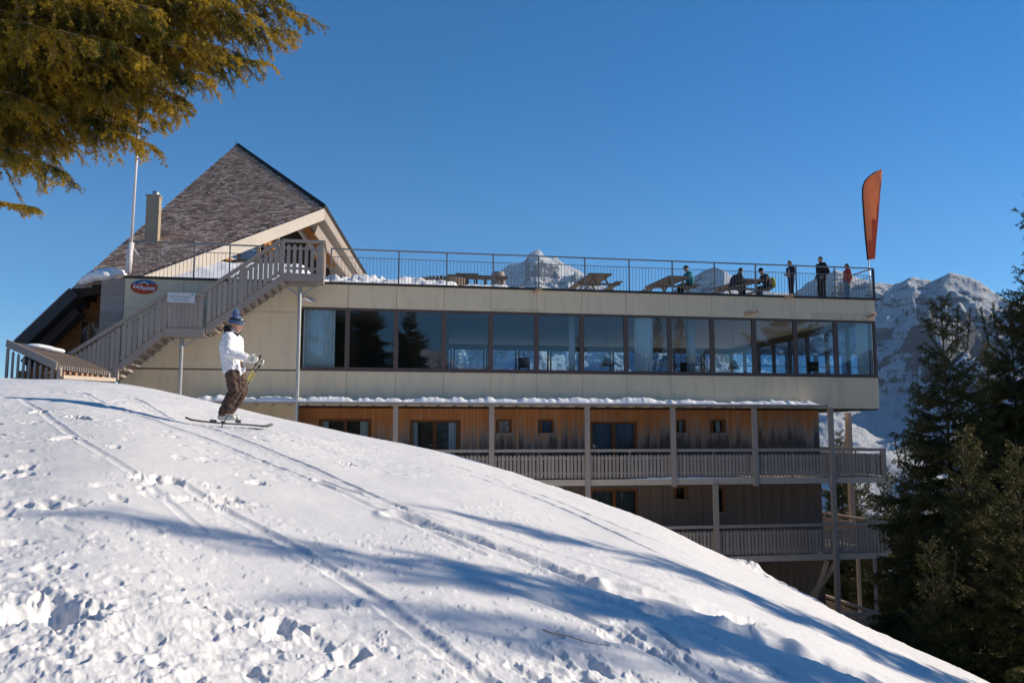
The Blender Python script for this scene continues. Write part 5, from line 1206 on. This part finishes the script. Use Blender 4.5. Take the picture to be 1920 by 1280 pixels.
def person(loc, rz, J, label, mats, vox=.014, s=1.0, group=None, gloves=False, head_pitch=0., face=(1, 0, 0), hat=None, hair=None, hairc='hair_dark', fat=1.0, jacket_len=.0, cloth_vox=None):
    """J joints in local metres (x forward, y left, z up)"""
    root = empty('person', loc, rz); tag(root, label, 'person', group); V_ = {k: Vector(v) for k, v in J.items()}; cv = cloth_vox or vox * 1.15
    b = MB(); hc = V_['head']; nk = V_['neck']; tw = mats.get('leg_width', 1.0)
    Mx, g = add_head(b, hc, s, face, head_pitch)
    b.cap(nk + Vector((0, 0, -.06)), g(-.02, 0, -.07), .062 * s, .056 * s)
    limb(b, [V_['pelvis'], V_['chest'], nk + Vector((0, 0, -.04))], [.11 * s, .12 * s, .07 * s]);
    for k in ('l', 'r'):
        sg = 1 if k == 'l' else -1
        limb(b, [nk + Vector((0, 0, -.05)), V_['sh_' + k], V_['el_' + k], V_['wr_' + k]], [.06 * s, .048 * s, .038 * s, .026 * s]); limb(b, [V_['pelvis'], V_['hip_' + k], V_['kn_' + k], V_['an_' + k]], [.1 * s, .075 * s, .052 * s, .036 * s]); b.cap(V_['an_' + k] + Vector((-.03, 0, -.03)), V_['an_' + k] + V_.get('toe', Vector((1, 0, 0))).normalized() * .12 + Vector((0, 0, -.04)), .035, .03)
        hd = V_.get('hd_' + k, V_['wr_' + k] - V_['el_' + k]); add_hand(b, V_['wr_' + k], hd, V_.get('pn_' + k, Vector((-hd.z, -.6 * sg, hd.x)) * -1), V_.get('th_' + k, Vector((0, -sg * .3, 1))), s * .98, .9 if gloves else .55)
    b.fused('body', M[mats['skin']], root, vox, 2)
    # jacket
    j = MB(); pv = V_['pelvis'] + Vector((0, 0, -jacket_len)); ch = V_['chest']; lat = (V_['sh_l'] - V_['sh_r']).normalized()
    for o in (-.075, 0, .075): j.cap(pv + lat * o * s * fat, ch + lat * o * 1.1 * s * fat, .122 * s * fat, .125 * s * fat); j.cap(ch + lat * o * 1.1 * s * fat, nk + lat * o * .9 * s + Vector((0, 0, -.09)), .125 * s * fat, .085 * s)
    j.cap(nk + Vector((0, 0, -.05)), nk + Vector((.0, 0, .015)), .080 * s, .072 * s)
    for k in ('l', 'r'):
        el, wr = V_['el_' + k], V_['wr_' + k]; limb(j, [V_['sh_' + k], el, wr + (el - wr).normalized() * .03], [.078 * s * fat, .062 * s * fat, .047 * s * fat]); j.cap(nk + Vector((0, 0, -.08)), V_['sh_' + k], .075 * s, .078 * s * fat)
    jo = j.fused('jacket', M[mats['jacket']], root, cv, 3, None, mats.get('fold', 0))
    t = MB(); t.ell(V_['pelvis'], .135 * s, .165 * s, .13 * s, Matrix((V_['fw'] if 'fw' in V_ else Vector((1, 0, 0)), lat, Vector((0, 0, 1)))).transposed())
    for k in ('l', 'r'): limb(t, [V_['hip_' + k], V_['kn_' + k], V_['an_' + k] + Vector((0, 0, .02))], [.098 * s * fat * tw, .078 * s * fat * tw, .066 * s * fat * tw])
    t.fused('trousers', M[mats['trousers']], root, cv, 3, None, mats.get('fold', 0))
    f = MB()
    for k in ('l', 'r'):
        a = V_['an_' + k]; td = V_.get('toe', Vector((1, 0, 0))).normalized(); bs = mats.get('boot_scale', 1.0); f.cap(a + Vector((0, 0, .06)), a + Vector((0, 0, -.04)), .055 * bs, .052 * bs); f.cap(a - td * .05 + Vector((0, 0, -.055)), a + td * .15 + Vector((0, 0, -.06)), .045 * bs, .038 * bs); f.bx(a.x - .06, a.x + .06, a.y - .035, a.y + .035, a.z - .10, a.z - .05)
    f.fused('boots', M[mats['boots']], root, cv, 1)
    if gloves:
        q = MB()
        for k in ('l', 'r'):
            sg = 1 if k == 'l' else -1; hd = V_.get('hd_' + k, V_['wr_' + k] - V_['el_' + k]); add_hand(q, V_['wr_' + k], hd, V_.get('pn_' + k, Vector((-hd.z, -.6 * sg, hd.x)) * -1), V_.get('th_' + k, Vector((0, -sg * .3, 1))), s * 1.22, .9); q.cap(V_['wr_' + k] - hd.normalized() * .05, V_['wr_' + k] + hd.normalized() * .02, .045, .04)
        q.fused('gloves', M[mats['gloves']], root, .009, 1)
    if hair:
        h = MB(); h.ell(g(-.022, 0, .022), .098 * s, .088 * s, .112 * s, Mx, 18, 12)
        if hair == 'bun': h.ell(g(-.115, 0, .035), .04 * s, .04 * s, .04 * s, Mx)
        if hair == 'long': h.cap(g(-.05, 0, .0), g(-.075, 0, -.26), .085 * s, .05 * s); h.ell(g(-.03, 0, -.05), .08 * s, .092 * s, .11 * s, Mx)
        if hair == 'short': h.ell(g(-.035, 0, -.03), .072 * s, .082 * s, .07 * s, Mx)
        h.fused('hair', M[hairc], root, vox, 1)
    if hat:
        h = MB()
        if hat == 'cap': h.ell(g(-.005, 0, .045), .108 * s, .092 * s, .085 * s, Mx, 18, 10); h.ell(g(.11, 0, .035), .06 * s, .06 * s, .012 * s, Mx)
        else: h.ell(g(-.008, 0, .05), .108 * s, .094 * s, .10 * s, Mx, 18, 12); h.ell(g(-.01, 0, .028), .114 * s, .099 * s, .04 * s, Mx, 18, 8)
        ho = h.fused('hat', M[mats['hat']], root, vox, 1)
    return root, V_, g, Mx
M['hair_dark'] = fabric('dark_hair', (.03, .022, .018), 60); M['hair_brown'] = fabric('brown_hair', (.14, .09, .055), 60)
M['c_teal'] = fabric('teal_top', (.015, .20, .21)); M['c_black'] = fabric('black_cloth', (.022, .02, .022)); M['c_brown'] = fabric('dark_brown_jacket', (.06, .042, .038)); M['c_red'] = fabric('rust_red_top', (.34, .06, .035)); M['c_navy'] = fabric('dark_navy_cloth', (.022, .03, .05))
M['c_denim'] = fabric('blue_denim', (.07, .15, .23)); M['c_white'] = fabric('white_ski_jacket', (.72, .73, .76), 25, .6); M['c_yellow'] = fabric('yellow_green_fabric', (.42, .40, .06)); M['c_camo'] = fabric('dark_brown_ski_trousers', (.085, .05, .038)); M['c_hat'] = fabric('blue_knit_wool', (.12, .19, .33), 90)
M['c_boot'] = fabric('pale_ski_boot', (.62, .64, .60), 30, .4); M['c_glove'] = fabric('white_and_grey_glove', (.60, .60, .55), 40, .6)
def cr_camo():
    m = NT('brown_patterned_trousers'); v = m.coord(); a = m.noise(v, 9, 3); x = m.ramp(a, [(.42, (.05, .03, .024)), (.5, (.12, .075, .055)), (.6, (.07, .045, .036))]); m.col(x); m.rough(.7, .2); m.bump(m.noise(v, 14, 4), .5, .02); return m.m
M['c_camo'] = cr_camo()
def wj():
    m = NT('white_jacket_cloth'); v = m.coord(); m.col((.74, .75, .79)); m.rough(.6, .2); m.bump(m.noise(m.coord('Object', (1, 1, 1.8)), 7, 4), .55, .03); return m.m
M['c_white'] = wj()

def stand(h=1.75, lean=0., spread=.10, step=.0, arms='side', s=1.0):
    k = h / 1.75; J = {}
    def v(x, y, z): return (x * k, y * k, z * k)
    J['pelvis'] = v(0, 0, .95); J['chest'] = v(.0 + lean * .5, 0, 1.30); J['neck'] = v(lean * .8, 0, 1.50); J['head'] = v(.02 + lean, 0, 1.63)
    for q, sg in (('l', 1), ('r', -1)):
        J['sh_' + q] = v(lean * .7, .185 * sg, 1.42); J['hip_' + q] = v(0, .09 * sg, .90); J['kn_' + q] = v(.03 + step * sg * .5, spread * sg, .50); J['an_' + q] = v(step * sg, spread * sg, .10)
        if arms == 'pocket': J['el_' + q] = v(-.08, .30 * sg, 1.12); J['wr_' + q] = v(.10, .20 * sg, .95)
        elif arms == 'front': J['el_' + q] = v(.02, .22 * sg, 1.14); J['wr_' + q] = v(.24, .10 * sg, 1.12)
        else: J['el_' + q] = v(-.02, .24 * sg, 1.12); J['wr_' + q] = v(.04, .25 * sg, .86)
    return J
def sit(h=1.75, lean=.1, seat=.46):
    k = h / 1.75; J = {}
    J['pelvis'] = (0, 0, seat + .11); J['chest'] = (lean * .8, 0, seat + .44); J['neck'] = (lean * 1.7, 0, seat + .63); J['head'] = (lean * 2.1 + .04, 0, seat + .77)
    for q, sg in (('l', 1), ('r', -1)):
        J['sh_' + q] = (lean * 1.4, .18 * sg, seat + .56); J['hip_' + q] = (.05, .09 * sg, seat + .09); J['kn_' + q] = (.44, .13 * sg, seat + .07); J['an_' + q] = (.40, .13 * sg, .10); J['el_' + q] = (lean + .15, .24 * sg, seat + .32); J['wr_' + q] = (lean + .40, .10 * sg, seat + .34)
    return J
def tp_(px, y): x, _ = L(px, 530, y); return W(x, y, ZT + .06)
SK = dict(skin='skin', boots='c_black')
person(tp_(1541, 1.2), ANG + R(188), stand(1.86, .02, .12, .02, 'pocket'), 'tall man in a black jacket standing with hands in his pockets by the railing', dict(SK, jacket='c_black', trousers='c_black', hat='c_black'), .02, 1.05, 'people on the roof terrace', hair='bun', fat=1.15, jacket_len=.08, face=(1, .3, 0))
person(tp_(1589, 1.3), ANG + R(180), stand(1.62, .0, .09, .03, 'side'), 'woman with long dark hair in a rust red top and blue jeans near the flag', dict(SK, jacket='c_red', trousers='c_denim'), .02, .95, 'people on the roof terrace', hair='long', fat=.95, face=(1, .1, 0))
person(tp_(1484, .9), ANG + R(195), stand(1.56, .05, .07, .0, 'front'), 'slim person in dark clothes with head bowed over the railing', dict(SK, jacket='c_navy', trousers='c_black'), .02, .92, 'people on the roof terrace', head_pitch=-.7, hair='short', hairc='hair_brown', fat=.85)
person(tp_(1294, 1.5), ANG + R(186), sit(1.75, .06), 'person in a teal top and dark cap seated at the end of a picnic table', dict(SK, jacket='c_teal', trousers='c_black', hat='c_black'), .02, 1.0, 'people on the roof terrace', hat='cap', fat=1.0)
person(tp_(1374, 1.5), ANG + R(10), sit(1.75, .17), 'person in a dark brown jacket hunched on the left bench of the picnic table', dict(SK, jacket='c_brown', trousers='c_black'), .02, 1.0, 'people on the roof terrace', hair='short', head_pitch=-.4, fat=1.15)
pp_, V5, g5, _ = person(tp_(1440, 1.5), ANG + R(184), sit(1.75, .12), 'person in dark clothes with a yellow green backpack seated on the right of the table', dict(SK, jacket='c_brown', trousers='c_black', hat='c_black'), .02, 1.0, 'people on the roof terrace', hat='beanie', head_pitch=-.3, fat=1.1)
bp = MB(); bp.ell((-.20, 0, .78), .12, .15, .23); bp.ell((-.26, 0, .70), .08, .12, .14); o = bp.fused('backpack', M['c_yellow'], None, .02, 2); o.location = pp_.location; o.rotation_euler = pp_.rotation_euler; tag(o, 'yellow green backpack on the back of the seated person', 'backpack')

# ---- skier
def _proj(p):
    cy = p.y * math.cos(PITCH) + p.z * math.sin(PITCH); cz_ = -p.y * math.sin(PITCH) + p.z * math.cos(PITCH); return 960 + FPX * p.x / cy, 640 - FPX * cz_ / cy
F0 = at(421, 797, 13.1); fz = gz(F0.x, F0.y); F0.z = fz + .06
kx = 1.0
SJ = dict(pelvis=(.12, 0, .86), chest=(.06, 0, 1.16), neck=(.07, 0, 1.385), head=(.125, 0, 1.50), sh_l=(.08, .17, 1.28), sh_r=(.08, -.17, 1.28), el_l=(.10, .24, 1.02), el_r=(.14, -.25, 1.03), wr_l=(.40, .14, .95), wr_r=(.40, -.17, .97),
          hip_l=(.12, .09, .82), hip_r=(.12, -.09, .82), kn_l=(.20, .12, .46), kn_r=(.20, -.12, .46), an_l=(-.01, .12, .13), an_r=(.04, -.12, .13), hd_l=(1, -.1, -.25), hd_r=(1, .15, -.3), pn_l=(0, -1, -.1), pn_r=(0, 1, -.1), th_l=(.2, 0, 1), th_r=(.2, 0, 1))
sk, VS, gS, MS = person(F0, R(-6), SJ, 'skier in a white jacket and blue bobble hat standing on skis on the slope', dict(skin='skin', jacket='c_white', trousers='c_camo', boots='c_boot', gloves='c_glove', hat='c_hat', boot_scale=1.15, leg_width=1.12, fold=.015), .0085, .97, None, True, -.22, (1, -.1, 0), hat='beanie', fat=1.1, jacket_len=.07, cloth_vox=.012)
h = MB(); h.ell(gS(-.045, 0, .185), .048, .048, .046)
for k in range(60):
    a = random.uniform(0, 6.28); b_ = random.uniform(-1, 1.5); c_ = gS(-.045, 0, .185); d = Vector((math.cos(a) * math.cos(b_), math.sin(a) * math.cos(b_), math.sin(b_))); h.cap(c_ + d * .035, c_ + d * .062, .008, .004, 5)
h.build('bobble', M['c_hat'], sk, True)
h = MB(); 
for k in range(26):
    a = 2 * math.pi * k / 26; p = gS(-.008 + .114 * math.cos(a), .099 * math.sin(a), .01); q = gS(-.008 + .112 * math.cos(a), .097 * math.sin(a), .062); h.cap(p, q, .008, .007, 6)
h.build('hat_rib', M['c_hat'], sk, True)
h = MB(); h.tube([tuple(gS(-.008 + .112 * math.cos(a), .10 * math.sin(a), .075 + .01 * math.cos(a))) for a in [2 * math.pi * k / 20 for k in range(21)]], .011, 6, False); h.build('goggle_strap', M['dark'], sk, True)
h = MB(); h.ell(gS(.092, .036, .088), .022, .036, .022, MS); h.ell(gS(.092, -.036, .088), .022, .036, .022, MS); M['lens'] = simple('dark_lens', (.02, .02, .025), .08, .1, 3, .8); h.build('goggles', M['lens'], sk, True)
h = MB(); nk = VS['neck']
for k in range(9):
    a = math.pi * (.5 + k / 8); h.cap(nk + Vector((.085 * math.cos(a), .095 * math.sin(a), -.02)), nk + Vector((.11 * math.cos(a), .115 * math.sin(a), .065)), .036, .026)
h.cap(nk + Vector((.05, .075, -.03)), nk + Vector((.075, .0, -.05)), .03, .03); h.cap(nk + Vector((.05, -.075, -.03)), nk + Vector((.075, .0, -.05)), .03, .03); h.fused('hood', M['c_black'], sk, .012, 2)
# eyes
h = MB()
for k in (-1, 1): h.ell(gS(.088, .031 * k, .004), .006, .009, .006, MS, 8, 6)
h.build('eyes', M['dark'], sk, True)
# skis follow the snow, pointing right and a little towards the viewer
RS = R(8)
def slope_pt(x, y):      # local to the skier
    c_, s_ = math.cos(RS), math.sin(RS); X = F0.x + x * c_ - y * s_; Y = F0.y + x * s_ + y * c_; return Vector((X, Y, gz(X, Y) + .03))
M['ski_top'] = simple('dark_ski_top', (.06, .065, .06), .35, .4, 3, .5); M['ski_bind'] = simple('binding', (.12, .11, .11), .45, .3, 8, .4); M['pole_yellow'] = simple('yellow_pole_grip', (.55, .45, .03), .5, .1, 4)
for i, (yy, x0) in enumerate(((.12, -.02), (-.12, .04))):
    m = MB(); pts = []; n = 16
    for k in range(n + 1):
        t = k / n; x = x0 - .58 + 1.28 * t; p = slope_pt(x, yy); p.z += .055 * max(0, (t - .90) / .10) ** 2 + .02 * max(0, (.06 - t) / .06); w = .050 - .016 * math.sin(math.pi * t) if t < .93 else .05 * (1 - ((t - .93) / .08) ** 2 * .8); pts.append((p, w))
    o0 = slope_pt(x0, yy); d = (slope_pt(x0 + 1, yy) - slope_pt(x0, yy)); d.z = 0; d.normalize(); sd = Vector((-d.y, d.x, 0)); vs = []; fs = []
    for p, w in pts:
        for (a, b_) in ((-1, 0), (1, 0), (1, .016), (-1, .016)): vs.append(tuple(p - o0 + sd * w * a + Vector((0, 0, b_))))
    for k in range(n):
        q = k * 4
        for (a, b_) in ((0, 1), (1, 2), (2, 3), (3, 0)): fs.append((q + a, q + b_, q + 4 + b_, q + 4 + a))
    fs += [(3, 2, 1, 0), (n * 4, n * 4 + 1, n * 4 + 2, n * 4 + 3)]
    r = empty('ski', o0); m.add(vs, fs); m.build('blade', M['ski_top'], r)
    for (dx, ln) in ((.19, .06), (-.18, .08)): q = MB(); c_ = d * dx; q.slab([c_ + sd * -.035 + Vector((0, 0, .017)) - d * ln / 2, c_ + sd * .035 + Vector((0, 0, .017)) - d * ln / 2, c_ + sd * .035 + Vector((0, 0, .017)) + d * ln / 2, c_ + sd * -.035 + Vector((0, 0, .017)) + d * ln / 2], (0, 0, .045)); q.build('binding', M['ski_bind'], r); tag(r, ['far ski under the skier, dark and narrow', 'near ski under the skier, closest to the viewer'][i], 'ski', 'skis worn by the skier')
print('ski px', [_proj(slope_pt(x_, 0)) for x_ in (-.8, 0, .84)], 'feet', _proj(F0), 'head', _proj(F0 + Vector((.1, 0, 1.6))))
rotS = Matrix.Rotation(RS, 3, 'Z')
for i, (k, tx, ty) in enumerate((('l', -.10, .28), ('r', .0, -.26))):
    hdv = Vector((1, 0, -.28)).normalized(); gr = F0 + rotS @ (VS['wr_' + k] + hdv * .10); tipp = slope_pt(tx, ty); tipp.z -= .05; ax = (gr - tipp).normalized(); r = empty('ski_pole', tipp); top = gr + ax * .07
    MB().tube([(0, 0, 0), tuple(gr - tipp - ax * .05)], [.007, .009], 8).build('shaft', M['ski_top'], r); q = (gr - tipp).length
    MB().tube([tuple(ax * (q - .35)), tuple(ax * (q - .18))], .0105, 8).build('band', M['pole_yellow'], r); MB().tube([tuple(ax * (q - .09)), tuple(ax * (q + .03)), tuple(ax * (q + .075))], [.015, .017, .02], 10).build('grip', M['dark'], r, True); MB().tube([tuple(ax * .07), tuple(ax * .078)], .045, 14).build('basket', M['dark'], r)
    tag(r, ['far ski pole slanting down behind the skier', 'near ski pole slanting from the glove to the snow'][i], 'ski pole', 'ski poles held by the skier')
